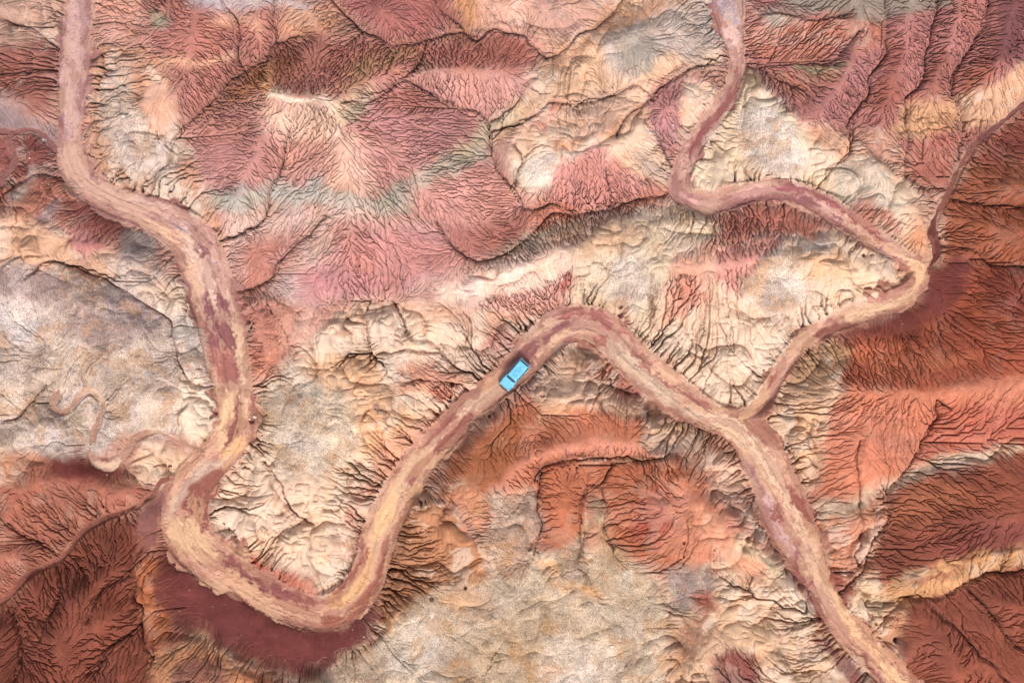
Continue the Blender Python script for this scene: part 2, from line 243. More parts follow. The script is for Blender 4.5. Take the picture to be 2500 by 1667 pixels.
# colour fields: display colour, rill, lump, gravel, softness, polygon or stroke
def P(c, r, l, g, soft, *pts): return ('p', c, r, l, g, soft, pts)
def K(c, r, l, g, soft, hw, *pts): return ('k', c, r, l, g, soft, pts, hw)
def ln(*v): return v
FIELDS = [
 # ---- upper left
 P((196,158,138),.3,.7,.2,12,(-700,-600),(150,-600),(150,110),(-700,110)),
 P((165,100,84),.9,.3,.1,14,(-700,100),(140,100),(135,225),(100,250),(-700,215)),
 P((150,128,128),.5,.3,.2,10,(0,225),(80,262),(130,290),(128,340),(60,300),(0,290),(-200,290),(-200,200)),
 P((148,82,72),.6,.4,.1,12,(-300,295),(60,300),(135,345),(160,420),(120,450),(-300,440)),
 P((180,110,84),.5,.5,.2,12,(-300,420),(60,400),(150,420),(200,440),(290,505),(270,540),(150,520),(-300,520)),
 P((150,130,125),.2,.4,1,10,(20,440),(90,390),(80,430),(20,480)),
 P((156,134,130),.2,.4,1,10,(60,520),(120,470),(150,460),(130,500),(90,525)),
 P((214,150,122),.9,.2,0,10,(212,-100),(400,-100),(345,60),(320,110),(215,112)),
 P((208,160,132),.4,.9,.3,10,(212,105),(340,110),(400,180),(425,250),(440,330),(470,420),(495,500),(535,560),(525,610),(480,520),(400,480),(260,440),(212,350),(200,200)),
 P((200,182,168),.1,.8,.7,14,(250,150),(310,150),(300,230),(350,300),(340,400),(290,420),(250,320),(230,260)),
 P((204,190,176),.1,1,.4,12,(380,270),(420,280),(430,330),(400,400),(460,470),(470,500),(400,470),(330,440),(340,350)),
 P((226,170,132),.1,.2,.1,8,(330,200),(375,182),(412,230),(420,270),(380,300),(350,290),(318,235)),
 P((184,112,92),1,0,0,14,(345,-200),(640,-200),(632,83),(600,133),(550,172),(430,282),(400,190),(350,120),(330,80)),
 P((168,160,130),.6,.4,.1,10,(340,20),(380,20),(385,60),(345,70)),
 K((205,188,182),.6,.1,.1,12,14,(440,-10),(520,8),(600,6),(700,14)),
 K((226,164,118),.6,0,0,6,7,(380,142),(420,148),(460,145),(510,132),(545,128)),
 K((220,160,120),.5,.1,0,8,10,(500,50),(550,40),(600,60)),
 P((166,102,62),1,0,0,10,(545,178),(600,140),(613,150),(616,212),(600,238),(520,262),(450,285),(440,280),(490,235),(525,200)),
 P((196,120,62),1,0,0,8,(560,160),(598,135),(605,200),(570,200)),
 P((176,104,82),1,0,0,12,(600,105),(700,80),(870,95),(975,100),(950,165),(880,180),(780,215),(700,222),(618,215),(610,140)),
 P((164,96,60),1,0,0,10,(612,140),(640,112),(700,120),(690,160),(640,190),(618,190)),
 P((208,146,104),.7,.2,0,14,(640,20),(780,20),(770,70),(690,95),(640,90)),
 P((164,94,82),1,0,0,14,(740,-200),(1020,-200),(1055,62),(980,92),(900,105),(830,62),(785,20)),
 P((214,148,84),.6,.2,0,10,(1045,-60),(1140,-60),(1110,50),(1070,66),(1060,30)),
 P((206,138,92),.6,.1,0,8,(1010,72),(1080,50),(1090,68),(1030,88)),
 P((216,166,142),.6,.5,.1,14,(1110,-200),(1440,-200),(1400,30),(1330,80),(1260,130),(1205,80),(1130,62),(1090,80)),
 P((184,106,84),1,0,0,10,(905,110),(980,96),(1070,76),(1095,92),(1140,68),(1210,84),(1240,130),(1190,165),(1060,160),(960,150),(910,180),(840,200),(780,212),(860,170)),
 P((170,120,76),.8,0,0,10,(800,150),(900,115),(960,110),(960,140),(880,165),(820,200),(780,205)),
 # ---- the big fan hill
 P((206,138,120),1,0,0,14,(430,290),(560,240),(620,222),(760,250),(840,215),(960,170),(1180,178),(1190,230),(1125,290),(1130,370),(1190,470),(1000,510),(880,470),(760,450),(560,440),(520,540),(480,440),(440,330)),
 P((190,124,108),1,0,0,18,(432,285),(520,255),(600,235),(625,300),(600,370),(520,400),(465,400)),
 P((230,186,148),1,0,0,14,(600,245),(700,238),(770,250),(800,300),(770,330),(690,330),(640,300),(600,290)),
 P((206,142,118),1,0,0,14,(640,330),(760,330),(800,420),(700,440),(620,420)),
 P((190,124,112),1,0,0,16,(830,235),(900,195),(960,200),(1060,250),(1085,262),(1080,330),(1000,350),(880,320),(810,290)),
 P((168,100,80),1,0,0,12,(900,200),(950,200),(1040,245),(1060,262),(960,260),(880,240)),
 P((216,150,130),1,0,0,12,(960,175),(1180,182),(1215,200),(1190,240),(1120,280),(1060,245),(1000,215)),
 P((234,182,148),.8,0,0,16,(780,300),(820,310),(850,400),(880,450),(760,450),(760,380)),
 P((222,186,146),.7,.1,0,10,(750,232),(800,210),(850,195),(870,215),(810,240),(790,300),(765,270)),
 P((186,166,128),1,0,0,8,(785,240),(860,225),(850,250),(800,270)),
 K((184,176,154),1,.1,0,12,26,(500,455),(545,462),(590,455)),
 K((194,184,160),.9,.1,0,10,22,(620,440),(660,455),(720,440),(770,460),(840,478),(900,470),(960,440)),
 K((182,172,146),1,.1,0,12,26,(900,462),(960,430),(1010,400),(1060,365),(1100,350)),
 K((196,180,144),.9,.2,0,10,18,(1070,345),(1120,310),(1160,270),(1200,235),(1240,215)),
 P((190,180,156),.8,.3,.1,8,(1200,225),(1250,190),(1280,200),(1285,230),(1240,250),(1205,240)),
 P((222,182,160),1,.1,0,14,(520,490),(620,480),(760,478),(900,500),(1000,505),(1090,600),(1050,640),(880,690),(760,700),(640,710),(560,670),(530,590)),
 P((206,132,116),1,0,0,16,(760,520),(900,510),(1000,510),(1085,600),(1020,630),(900,680),(800,680),(760,600)),
 P((208,136,130),1,0,0,14,(740,600),(860,640),(860,690),(760,690),(690,690),(680,620)),
 P((192,118,90),1,0,0,14,(545,560),(620,530),(715,530),(670,590),(640,650),(580,690),(545,690)),
 P((208,146,132),1,0,0,8,(600,610),(650,560),(690,540),(640,610)),
 P((210,142,122),1,0,0,12,(940,440),(1030,400),(1140,390),(1195,470),(1200,500),(1100,540),(1000,505),(960,480)),
 P((176,104,84),1,0,0,10,(1000,508),(1060,515),(1150,505),(1200,488),(1270,472),(1330,480),(1230,545),(1150,590),(1095,602),(1050,580)),
 P((196,116,84),.9,.2,0,10,(1240,478),(1330,470),(1420,450),(1540,425),(1550,450),(1440,480),(1330,505),(1240,545),(1200,545)),
 P((168,146,118),.6,.4,.5,10,(1180,560),(1260,520),(1370,500),(1340,530),(1220,580),(1120,610)),
 # ---- top centre right
 P((232,192,156),.4,.8,.1,12,(1240,140),(1330,80),(1420,0),(1440,-300),(1640,-300),(1655,140),(1580,150),(1500,190),(1400,210),(1330,230),(1240,245),(1180,300),(1130,330),(1210,210)),
 P((196,180,166),.5,.4,.4,12,(1370,90),(1470,30),(1560,-20),(1650,-20),(1665,100),(1590,140),(1500,120),(1450,180),(1405,170),(1380,130)),
 P((172,158,138),.7,.3,.2,8,(1410,100),(1500,90),(1520,120),(1490,170),(1440,190),(1420,150)),
 P((202,150,110),.2,.5,.2,10,(1240,150),(1330,90),(1420,30),(1560,-30),(1640,-30),(1520,25),(1400,85),(1320,140),(1260,170)),
 P((238,200,166),.3,.7,.1,12,(1190,300),(1290,240),(1400,215),(1470,200),(1540,180),(1520,250),(1500,290),(1545,380),(1530,430),(1420,390),(1370,330),(1300,350),(1240,430),(1190,430),(1170,350)),
 P((218,176,146),.3,.6,.3,10,(1250,300),(1330,250),(1400,210),(1440,230),(1410,300),(1330,330),(1270,330)),
 K((206,140,92),.2,.5,0,8,9,(1280,330),(1360,318),(1420,290),(1460,250)),
 P((206,124,92),.5,.6,0,8,(1225,265),(1300,235),(1290,260),(1240,300)),
 P((222,212,194),.2,.4,.8,14,(1185,370),(1240,345),(1275,360),(1280,420),(1230,440),(1190,420)),
 P((210,136,116),1,0,0,10,(1275,385),(1320,345),(1380,330),(1420,385),(1510,435),(1400,470),(1330,485),(1260,460),(1270,420)),
 P((192,126,116),1,0,0,8,(1485,225),(1530,185),(1590,175),(1570,230),(1560,330),(1545,385),(1510,330),(1490,280)),
 P((200,176,156),.4,.5,.4,10,(1430,340),(1480,350),(1540,400),(1530,420),(1480,400)),
 P((242,208,180),.3,.9,.1,8,(1575,185),(1640,195),(1655,225),(1600,290),(1565,345),(1555,300),(1565,240)),
 P((250,214,188),.3,.6,0,8,(1000,690),(1005,665),(1110,620),(1220,590),(1290,560),(1322,590),(1305,645),(1210,670),(1080,705)),
 P((226,158,136),1,.1,0,8,(1090,695),(1200,672),(1310,650),(1310,700),(1230,722),(1100,715)),
 P((196,108,88),1,0,0,6,(1265,650),(1320,610),(1335,660),(1320,690)),
 # ---- central plateau, right part
 P((232,212,180),.1,.8,.6,12,(1320,570),(1400,505),(1540,470),(1660,515),(1600,560),(1540,600),(1530,700),(1500,800),(1420,720),(1310,705),(1318,640)),
 P((226,188,148),.1,.6,.6,16,(1330,560),(1420,510),(1500,520),(1440,580),(1380,600)),
 P((204,192,172),.1,.5,1,12,(1400,600),(1500,590),(1500,650),(1460,720),(1400,690)),
 P((150,118,92),.1,.8,.7,6,(1495,640),(1515,650),(1500,760),(1488,730)),
 P((230,168,134),.5,.5,.1,14,(1540,600),(1650,560),(1720,620),(1700,700),(1640,760),(1540,830),(1490,790),(1530,700)),
 P((240,212,184),.2,.95,.2,12,(1640,560),(1760,530),(1900,530),(2000,575),(2085,610),(2110,640),(2060,690),(1960,712),(1900,740),(1820,790),(1765,900),(1710,950),(1650,935),(1570,870),(1490,790),(1560,720),(1640,700)),
 P((204,194,178),.1,.5,1,14,(1720,620),(1790,560),(1900,540),(1950,600),(1850,690),(1780,720),(1700,690)),
 P((198,164,124),.1,.4,1,12,(1700,640),(1760,590),(1780,600),(1740,680),(1700,690)),
 P((236,190,146),.1,.7,.4,14,(1820,580),(1930,580),(1960,640),(1860,650)),
 P((192,112,84),1,.1,0,8,(1650,495),(1760,470),(1840,485),(1900,520),(1860,545),(1760,540),(1680,560),(1640,560),(1655,520)),
 P((232,150,122),.9,.1,0,10,(1640,570),(1720,555),(1800,540),(1790,570),(1710,640),(1700,690),(1660,660),(1640,600)),
 P((214,136,104),.9,.1,0,10,(1540,650),(1600,625),(1615,680),(1590,730),(1550,710)),
 # ---- cream hill right of the upper wash
 P((240,220,190),.2,.9,.2,10,(1700,165),(1745,190),(1800,235),(1840,290),(1960,320),(2010,375),(2080,405),(2125,470),(2150,560),(2148,600),(2118,605),(2030,545),(1960,495),(1880,440),(1760,415),(1600,445),(1580,400),(1600,350),(1680,250),(1700,200)),
 P((206,198,182),.1,.5,1,14,(1715,235),(1780,245),(1830,300),(1850,360),(1840,400),(1760,400),(1700,350),(1690,290)),
 P((170,146,106),.1,.6,.3,8,(1705,150),(1740,155),(1760,195),(1720,215),(1705,190)),
 P((212,202,184),.1,.9,.5,12,(1920,360),(2000,370),(2060,430),(2070,480),(2000,500),(1930,460),(1900,430)),
 P((230,178,142),.2,.8,.1,8,(1840,290),(1950,300),(1985,350),(2060,400),(2030,410),(1970,360),(1930,380)),
 P((208,140,118),.6,.4,0,8,(1950,470),(2020,470),(2060,500),(2080,560),(2010,530),(1960,500)),
 P((220,160,124),.7,.3,0,10,(2085,440),(2125,470),(2145,550),(2140,600),(2115,600),(2070,560),(2090,500)),
 # ---- upper right slopes
 P((180,110,96),1,0,0,14,(1715,60),(1780,-200),(2700,-200),(2560,40),(2352,160),(2200,260),(2212,300),(2190,370),(2170,440),(2100,425),(2070,395),(2020,360),(1960,305),(1850,285),(1780,215),(1715,150)),
 P((158,138,116),.9,.1,0,10,(1785,-200),(2250,-200),(2200,5),(2150,22),(2040,40),(1950,38),(1800,26)),
 P((190,116,88),.9,.3,0,10,(1712,60),(1800,45),(1950,45),(2035,55),(2035,110),(1930,110),(1900,140),(1750,138),(1715,110)),
 P((182,172,152),.5,.5,.2,8,(1735,30),(1790,30),(1850,45),(1760,58)),
 K((166,150,110),.3,.6,.2,5,7,(1840,150),(1900,158),(1955,160)),
 P((186,118,92),.9,.2,0,10,(1760,158),(1900,165),(1960,165),(1900,215),(1830,225),(1790,200)),
 P((180,112,100),1,0,0,10,(1870,200),(1960,150),(2030,100),(2035,160),(2000,220),(1955,280),(1870,270)),
 P((160,88,68),1,0,0,12,(2002,200),(2040,110),(2060,90),(2080,200),(2060,240),(2000,250)),
 P((164,92,70),1,0,0,10,(2120,190),(2150,120),(2170,130),(2140,200)),
 P((172,94,66),1,0,0,12,(2195,190),(2260,120),(2310,110),(2280,190),(2215,235)),
 P((134,76,74),1,0,0,18,(2290,-200),(2600,-200),(2500,60),(2340,140),(2270,150),(2300,60)),
 P((222,172,130),.4,.6,.1,8,(2480,70),(2352,145),(2290,190),(2210,220),(2195,255),(2225,290),(2290,285),(2352,225),(2460,160)),
 P((216,164,116),.5,.6,.1,8,(2045,300),(2085,240),(2190,225),(2205,260),(2180,300),(2130,312),(2070,305)),
 P((180,108,84),.5,.3,0,8,(2084,222),(2185,208),(2190,228),(2090,240)),
 P((222,166,136),.5,.5,0,8,(1960,300),(2020,295),(2060,310),(2100,390),(2080,400),(2020,350)),
 P((188,108,90),1,.1,0,8,(2090,320),(2190,300),(2195,360),(2165,435),(2100,415),(2088,380)),
 P((166,100,84),1,.1,0,8,(2215,300),(2290,280),(2270,300),(2215,350),(2195,380)),
 # ---- right
 P((166,90,60),1,.1,0,12,(2800,-40),(2440,200),(2352,255),(2240,345),(2165,490),(2160,560),(2170,600),(2260,600),(2352,620),(2800,640)),
 P((160,80,62),1,.1,0,12,(2240,350),(2352,280),(2600,200),(2600,400),(2352,360),(2250,400)),
 P((174,86,58),1,.1,0,14,(2180,600),(2280,600),(2352,640),(2800,660),(2800,870),(2352,872),(2160,904),(1940,894),(1890,800),(1960,765),(2080,760),(2180,700)),
 P((212,116,78),.9,.1,0,14,(1960,775),(2100,790),(2250,820),(2200,850),(2060,870),(1960,850)),
 P((152,72,58),1,.1,0,14,(2250,640),(2352,620),(2800,600),(2800,760),(2352,740),(2280,700)),
 P((126,60,56),.25,.0,.0,11,(2125,612),(2190,590),(2235,605),(2232,655),(2190,715),(2120,752),(2050,775),(1985,772),(1900,762),(1850,800),(1815,845),(1810,830),(1850,790),(1905,758),(1980,740),(2060,720),(2110,680),(2125,640)),
 P((220,132,100),.8,.1,0,14,(1880,905),(1960,893),(2150,903),(2352,872),(2800,860),(2800,1000),(2352,1020),(2200,1060),(2105,1080),(2020,1120),(1960,1150),(1880,1140),(1868,1020)),
 P((206,110,86),.9,.1,0,14,(2120,1040),(2150,940),(2352,930),(2800,900),(2800,1000),(2352,1012),(2200,1055)),
 P((236,196,160),.3,.95,.1,10,(1745,960),(1790,900),(1830,850),(1900,800),(1930,800),(1925,900),(1895,950),(1885,1060),(1870,1130),(1830,1100),(1790,1020)),
 P((182,144,108),.3,.9,.1,10,(1800,880),(1840,820),(1900,775),(1960,800),(1930,860),(1860,900)),
 P((168,76,68),.5,.3,0,6,(1712,985),(1740,985),(1780,1040),(1800,1075),(1790,1090),(1755,1040)),
 # ---- lower right
 P((152,80,60),1,0,0,12,(1850,1150),(1960,1150),(2040,1125),(2110,1085),(2352,1035),(2800,1000),(2800,2200),(2080,2200),(2078,1380),(1960,1400),(1900,1330),(1870,1230)),
 P((140,72,62),1,0,0,16,(2120,1250),(2200,1215),(2352,1205),(2800,1200),(2800,1280),(2352,1270),(2200,1290)),
 P((188,108,72),1,0,0,16,(2060,1150),(2110,1100),(2200,1110),(2280,1150),(2150,1180),(2060,1200)),
 P((212,150,122),.5,.9,.1,10,(1842,1185),(1950,1165),(2030,1130),(2045,1180),(2010,1240),(1990,1300),(1940,1340),(1905,1340),(1880,1260)),
 P((150,80,70),.6,.2,0,6,(1868,1200),(1890,1230),(1900,1290),(1930,1340),(1960,1370),(1940,1385),(1900,1330),(1870,1260)),
 K((220,198,172),.4,.8,.1,7,11,(1842,1180),(1900,1172),(1952,1156),(2036,1119),(2102,1082),(2202,1058),(2352,1024),(2500,990)),
 K((220,166,112),.6,.5,0,8,17,(2010,1345),(2070,1362),(2140,1355),(2200,1335),(2260,1300),(2352,1278),(2500,1260)),
 K((216,160,108),.6,.5,0,6,9,(2080,1330),(2170,1300),(2260,1280),(2340,1275)),
 P((228,200,166),.2,.95,.3,10,(1970,1310),(2020,1315),(2050,1380),(2076,1400),(2080,1570),(2040,1540),(1990,1490),(1945,1440),(1940,1400),(1960,1360)),
 P((206,152,118),.4,.8,.1,8,(2030,1400),(2076,1400),(2080,1600),(2050,1560),(2020,1480)),
 P((148,76,70),.2,.2,0,5,(1945,1420),(1990,1420),(2010,1450),(1990,1470),(1960,1450)),
 # ---- grey plain at the bottom
 P((200,182,158),.05,.4,1,12,(860,1480),(885,1430),(930,1390),(1010,1345),(1110,1325),(1130,1280),(1240,1270),(1340,1265),(1425,1262),(1500,1330),(1530,1400),(1540,2200),(700,2200),(640,1570),(740,1555),(800,1510)),
 P((174,152,124),.05,.4,1,20,(1060,1450),(1250,1380),(1350,1440),(1280,1540),(1100,1600),(1010,1560)),
 P((212,200,184),.05,.4,1,16,(900,1440),(980,1400),(1050,1480),(980,1568),(900,1540)),
 P((208,194,178),.05,.4,1,16,(1240,1460),(1400,1480),(1450,1568),(1240,1568)),
 P((218,166,112),.1,.5,.3,8,(1220,1280),(1290,1300),(1370,1340),(1390,1390),(1340,1380),(1260,1330)),
 P((214,172,132),.1,.5,.6,10,(1000,1370),(1080,1350),(1150,1390),(1060,1410)),
 P((176,148,128),.1,.5,1,8,(1118,1140),(1225,1105),(1240,1130),(1235,1220),(1225,1270),(1200,1330),(1120,1340),(1105,1250),(1130,1200)),
 P((166,142,118),.1,.5,1,6,(1310,1200),(1335,1130),(1350,1200),(1345,1300),(1370,1350),(1290,1330),(1280,1260)),
 P((170,142,114),.1,.5,1,6,(1370,1130),(1400,1130),(1404,1220),(1430,1260),(1390,1260),(1365,1200)),
 # ---- orange bowl south of the vehicle
 P((196,112,76),.9,.2,0,12,(1040,1050),(1110,1000),(1170,940),(1230,915),(1310,925),(1440,950),(1500,985),(1490,1035),(1560,1055),(1690,1180),(1760,1300),(1660,1340),(1500,1300),(1425,1262),(1400,1250),(1390,1130),(1345,1130),(1330,1250),(1250,1260),(1235,1110),(1130,1120),(1050,1160),(990,1150)),
 P((176,100,58),.9,.1,0,14,(1040,1075),(1110,1010),(1165,950),(1200,960),(1195,1040),(1140,1110),(1060,1130)),
 P((210,122,86),.8,.1,0,10,(1210,1000),(1300,960),(1450,970),(1480,1010),(1400,1015),(1290,1020),(1210,1050)),
 K((222,140,112),.9,.1,0,8,18,(1165,1108),(1205,1062),(1290,1032),(1380,1026),(1470,1036)),
 K((150,92,72),.3,.5,.8,4,7,(1215,1110),(1251,1075),(1305,1058),(1358,1053),(1418,1050),(1470,1058)),
 P((218,142,112),.7,.3,0,12,(1510,1100),(1600,1130),(1700,1200),(1765,1310),(1640,1340),(1520,1260)),
 P((190,96,76),.8,.3,0,12,(1470,1130),(1530,1120),(1540,1200),(1500,1260),(1440,1240)),
 P((214,178,150),.2,.95,.3,8,(1212,870),(1250,835),(1292,800),(1340,792),(1390,818),(1440,870),(1500,915),(1540,950),(1480,960),(1400,950),(1320,930),(1240,915)),
 P((190,120,98),.4,.8,0,8,(1330,830),(1400,830),(1470,890),(1530,935),(1450,930),(1390,900)),
 P((216,188,166),.2,.95,.3,8,(1482,975),(1560,965),(1600,990),(1610,1030),(1560,1050),(1490,1040)),
 P((240,176,130),.3,.5,.1,8,(1240,915),(1330,930),(1300,955),(1240,950)),
 # ---- centre-left lumps
 P((206,128,102),.9,.3,0,12,(562,690),(640,690),(700,710),(740,740),(660,800),(630,860),(590,880),(580,800)),
 P((212,150,128),.8,.3,.1,12,(640,720),(760,700),(830,700),(760,780),(680,820),(640,800)),
 P((238,208,180),.15,1,.15,10,(690,800),(760,740),(840,690),(900,690),(1010,705),(1110,720),(1225,730),(1250,735),(1190,790),(1120,850),(1100,900),(1020,960),(930,1060),(880,1130),(840,1200),(850,1260),(790,1340),(745,1370),(725,1330),(560,1270),(490,1205),(500,1120),(560,1040),(590,990),(588,900),(620,870)),
 P((236,190,146),.2,1,.1,12,(680,860),(760,820),(860,820),(900,900),(960,960),(900,1040),(840,1060),(820,960),(740,880)),
 P((198,184,166),.05,.5,1,14,(615,870),(700,860),(790,900),(830,980),(820,1040),(740,1090),(650,1090),(595,1010),(600,930)),
 P((206,144,116),.6,.7,0,8,(905,825),(1000,825),(1070,860),(1100,880),(1060,890),(980,885),(920,905)),
 P((198,116,88),.9,.4,0,6,(980,892),(1030,882),(1060,905),(1010,925)),
 P((206,150,130),.5,.8,.1,8,(930,985),(1010,950),(1090,900),(1100,915),(1010,990),(960,1040)),
 P((224,170,140),.4,.8,.1,10,(880,1000),(950,980),(940,1050),(890,1100),(850,1150),(850,1080)),
 K((206,110,84),.7,.3,0,7,15,(500,1245),(545,1280),(610,1318),(680,1345),(712,1352)),
 K((200,150,130),.4,.9,.1,7,14,(840,1120),(810,1180),(830,1240),(800,1300)),
 P((204,150,136),.4,.9,.1,10,(1120,760),(1180,740),(1230,745),(1180,785),(1120,830),(1090,800)),
 P((228,178,148),.4,.8,.1,10,(930,700),(1100,712),(1200,735),(1120,760),(1000,745)),
 # ---- brown fingers
 P((184,130,92),.2,.9,.1,6,(905,1180),(945,1150),(1000,1150),(1045,1175),(1072,1225),(1112,1265),(1110,1320),(1075,1335),(1010,1350),(945,1375),(905,1420),(880,1455),(862,1475),(868,1400),(885,1330),(895,1260)),
 P((206,142,104),.3,.6,.3,8,(985,1130),(1060,1160),(1100,1220),(1120,1130),(1060,1110),(1010,1110)),
 # ---- left hills
 P((198,182,170),.1,.5,1,12,(-400,560),(100,580),(240,590),(330,590),(430,660),(465,740),(480,820),(497,900),(490,960),(430,1000),(300,1000),(200,1060),(-400,1070)),
 P((160,140,134),.05,.4,1,16,(-300,590),(120,590),(240,640),(330,680),(380,730),(330,790),(220,810),(150,760),(110,690),(-300,640)),
 P((206,196,192),.05,.5,1,14,(-200,690),(90,700),(120,760),(60,770),(-200,760)),
 P((170,150,134),.05,.4,1,14,(210,860),(350,870),(400,900),(300,900),(230,890)),
 P((236,212,186),.1,.9,.4,12,(330,640),(400,640),(445,690),(440,730),(380,720),(340,680)),
 P((206,198,186),.1,.8,.8,12,(400,730),(450,760),(470,850),(420,860),(400,800)),
 P((240,218,190),.1,1,.2,10,(415,860),(480,880),(498,940),(490,1000),(440,1010),(400,960),(420,920)),
 P((224,178,144),.2,.8,.2,10,(-300,500),(40,490),(130,530),(220,560),(290,600),(330,640),(230,640),(110,610),(-300,570)),
 P((198,124,110),1,.1,0,8,(160,535),(230,535),(235,580),(200,600),(165,570)),
 P((166,90,72),.6,.2,0,8,(150,455),(235,462),(290,505),(310,540),(250,545),(170,530)),
 P((148,134,128),.3,.3,.4,8,(275,520),(345,530),(365,590),(330,610),(280,590)),
 P((200,182,172),.2,.6,.6,8,(240,590),(300,600),(370,620),(400,660),(330,660),(270,630)),
 # ---- lower left
 P((172,104,84),1,.2,.1,12,(-400,1055),(110,1050),(300,1070),(380,1090),(345,1140),(160,1260),(0,1384),(-400,1500)),
 P((206,150,120),.5,.6,.3,10,(-200,1040),(60,1030),(90,1060),(20,1110),(-200,1120)),
 P((146,76,57),1,0,0,12,(-400,1500),(0,1390),(160,1262),(240,1200),(320,1185),(322,1270),(350,1290),(385,1440),(470,1460),(540,1520),(700,1570),(700,2200),(-400,2200)),
 P((192,110,66),.8,.2,0,8,(308,1290),(350,1290),(355,1340),(372,1400),(385,1440),(355,1480),(330,1440),(312,1360)),
 P((200,140,98),.4,.6,.2,10,(370,1480),(470,1470),(520,1500),(570,1545),(620,1600),(600,2100),(340,2100),(350,1560),(340,1510)),
 P((142,94,80),.4,.4,.5,8,(395,1525),(440,1508),(490,1515),(525,1550),(540,1620),(390,1620)),
 K((182,150,124),.3,.5,.6,8,7,(380,1480),(450,1472),(540,1512),(640,1548),(720,1566)),
 P((124,58,54),.5,.1,0,8,(105,1045),(200,1035),(215,1070),(290,1060),(285,1080),(240,1108),(170,1105),(110,1080)),
 P((228,192,160),.4,.8,.2,10,(300,1060),(330,1010),(400,1030),(480,1050),(440,1100),(400,1120),(350,1100),(300,1100)),
 P((148,92,90),.15,.1,.1,4,(322,1178),(355,1138),(378,1108),(392,1100),(378,1140),(362,1200),(366,1250),(320,1274)),
 P((118,56,54),.22,.0,.0,9,(366,1258),(380,1245),(420,1290),(500,1330),(600,1390),(700,1440),(790,1440),(850,1400),(872,1330),(885,1290),(880,1360),(868,1420),(850,1470),(800,1508),(755,1530),(742,1556),(715,1562),(660,1545),(600,1535),(545,1505),(480,1462),(395,1440),(375,1400),(352,1350),(352,1300)),
 # ---- between the lower right wash and the plain
 P((220,188,158),.2,.95,.3,12,(1500,1330),(1560,1310),(1640,1300),(1690,1235),(1760,1290),(1830,1370),(1885,1430),(1960,1500),(2020,1570),(2040,2200),(1540,2200),(1530,1400)),
 P((162,144,136),.1,.5,1,10,(1535,1300),(1640,1310),(1650,1350),(1580,1400),(1530,1390)),
 P((184,106,86),.6,.5,.1,8,(1580,1370),(1640,1360),(1650,1400),(1600,1425)),
 P((144,80,72),.9,.3,0,10,(1630,1500),(1690,1480),(1740,1510),(1755,1600),(1640,1650)),
 P((172,130,104),.2,.7,.8,12,(1560,1430),(1640,1440),(1600,1500),(1545,1560)),
 P((232,162,128),.2,.4,.1,10,(1590,1150),(1660,1200),(1740,1290),(1760,1340),(1700,1320),(1610,1240)),
 K((200,152,132),.2,1,.1,8,26,(1650,1110),(1700,1180),(1760,1250),(1820,1320)),
 K((234,216,186),.1,1,.2,8,14,(1705,1240),(1760,1290),(1810,1345),(1860,1410)),
 P((150,86,76),.3,.4,0,6,(1815,1290),(1850,1310),(1880,1370),(1905,1420),(1890,1430),(1850,1380)),
 P((136,74,72),.2,.2,0,6,(1860,1440),(1910,1470),(1960,1520),(2000,1580),(1960,1600),(1900,1500)),
 P((232,190,164),.2,.9,.2,8,(1610,1040),(1690,1040),(1740,1100),(1700,1160),(1630,1120)),
]
FIELDS += [
 K((104, 78, 80), .1, .5, .2, 5, 5, (864, 926), (868, 940), (872, 950)), K((112, 84, 78), .1, .5, .2, 4, 3, (556, 1166), (562, 1172)),
 K((150, 104, 74), .1, .5, .2, 4, 4, (652, 1190), (660, 1196)), K((150, 100, 62), .1, .5, .2, 5, 5, (1992, 1374), (2002, 1376)),
 K((130, 104, 96), .1, .5, .2, 4, 3, (2022, 1338), (2028, 1342)), K((120, 84, 78), .1, .5, .2, 4, 4, (1345, 684), (1352, 690)),
 K((250, 226, 190), .5, .2, 0, 5, 5, (620, 219), (660, 224), (705, 226), (752, 238), (768, 250)),
 K((232, 160, 84), .6, .2, 0, 5, 6, (614, 140), (617, 175), (619, 214)),
 K((242, 196, 150), .6, .2, 0, 6, 6, (1570, 975), (1500, 985)),
 K((236, 222, 200), .2, .5, .3, 5, 5, (1270, 362), (1330, 345), (1368, 330)),
]
PITS = [(1037.5, 883, 5.5, 1.3), (994, 1366, 5, .5), (1071, 1339, 3.5, .7), (578, 966, 6, .6), (1706, 1226, 7, .9), (1562, 1235, 4, .5), (1245, 905, 6, .7), (1440, 905, 8, .6), (300, 264, 5, .4)]
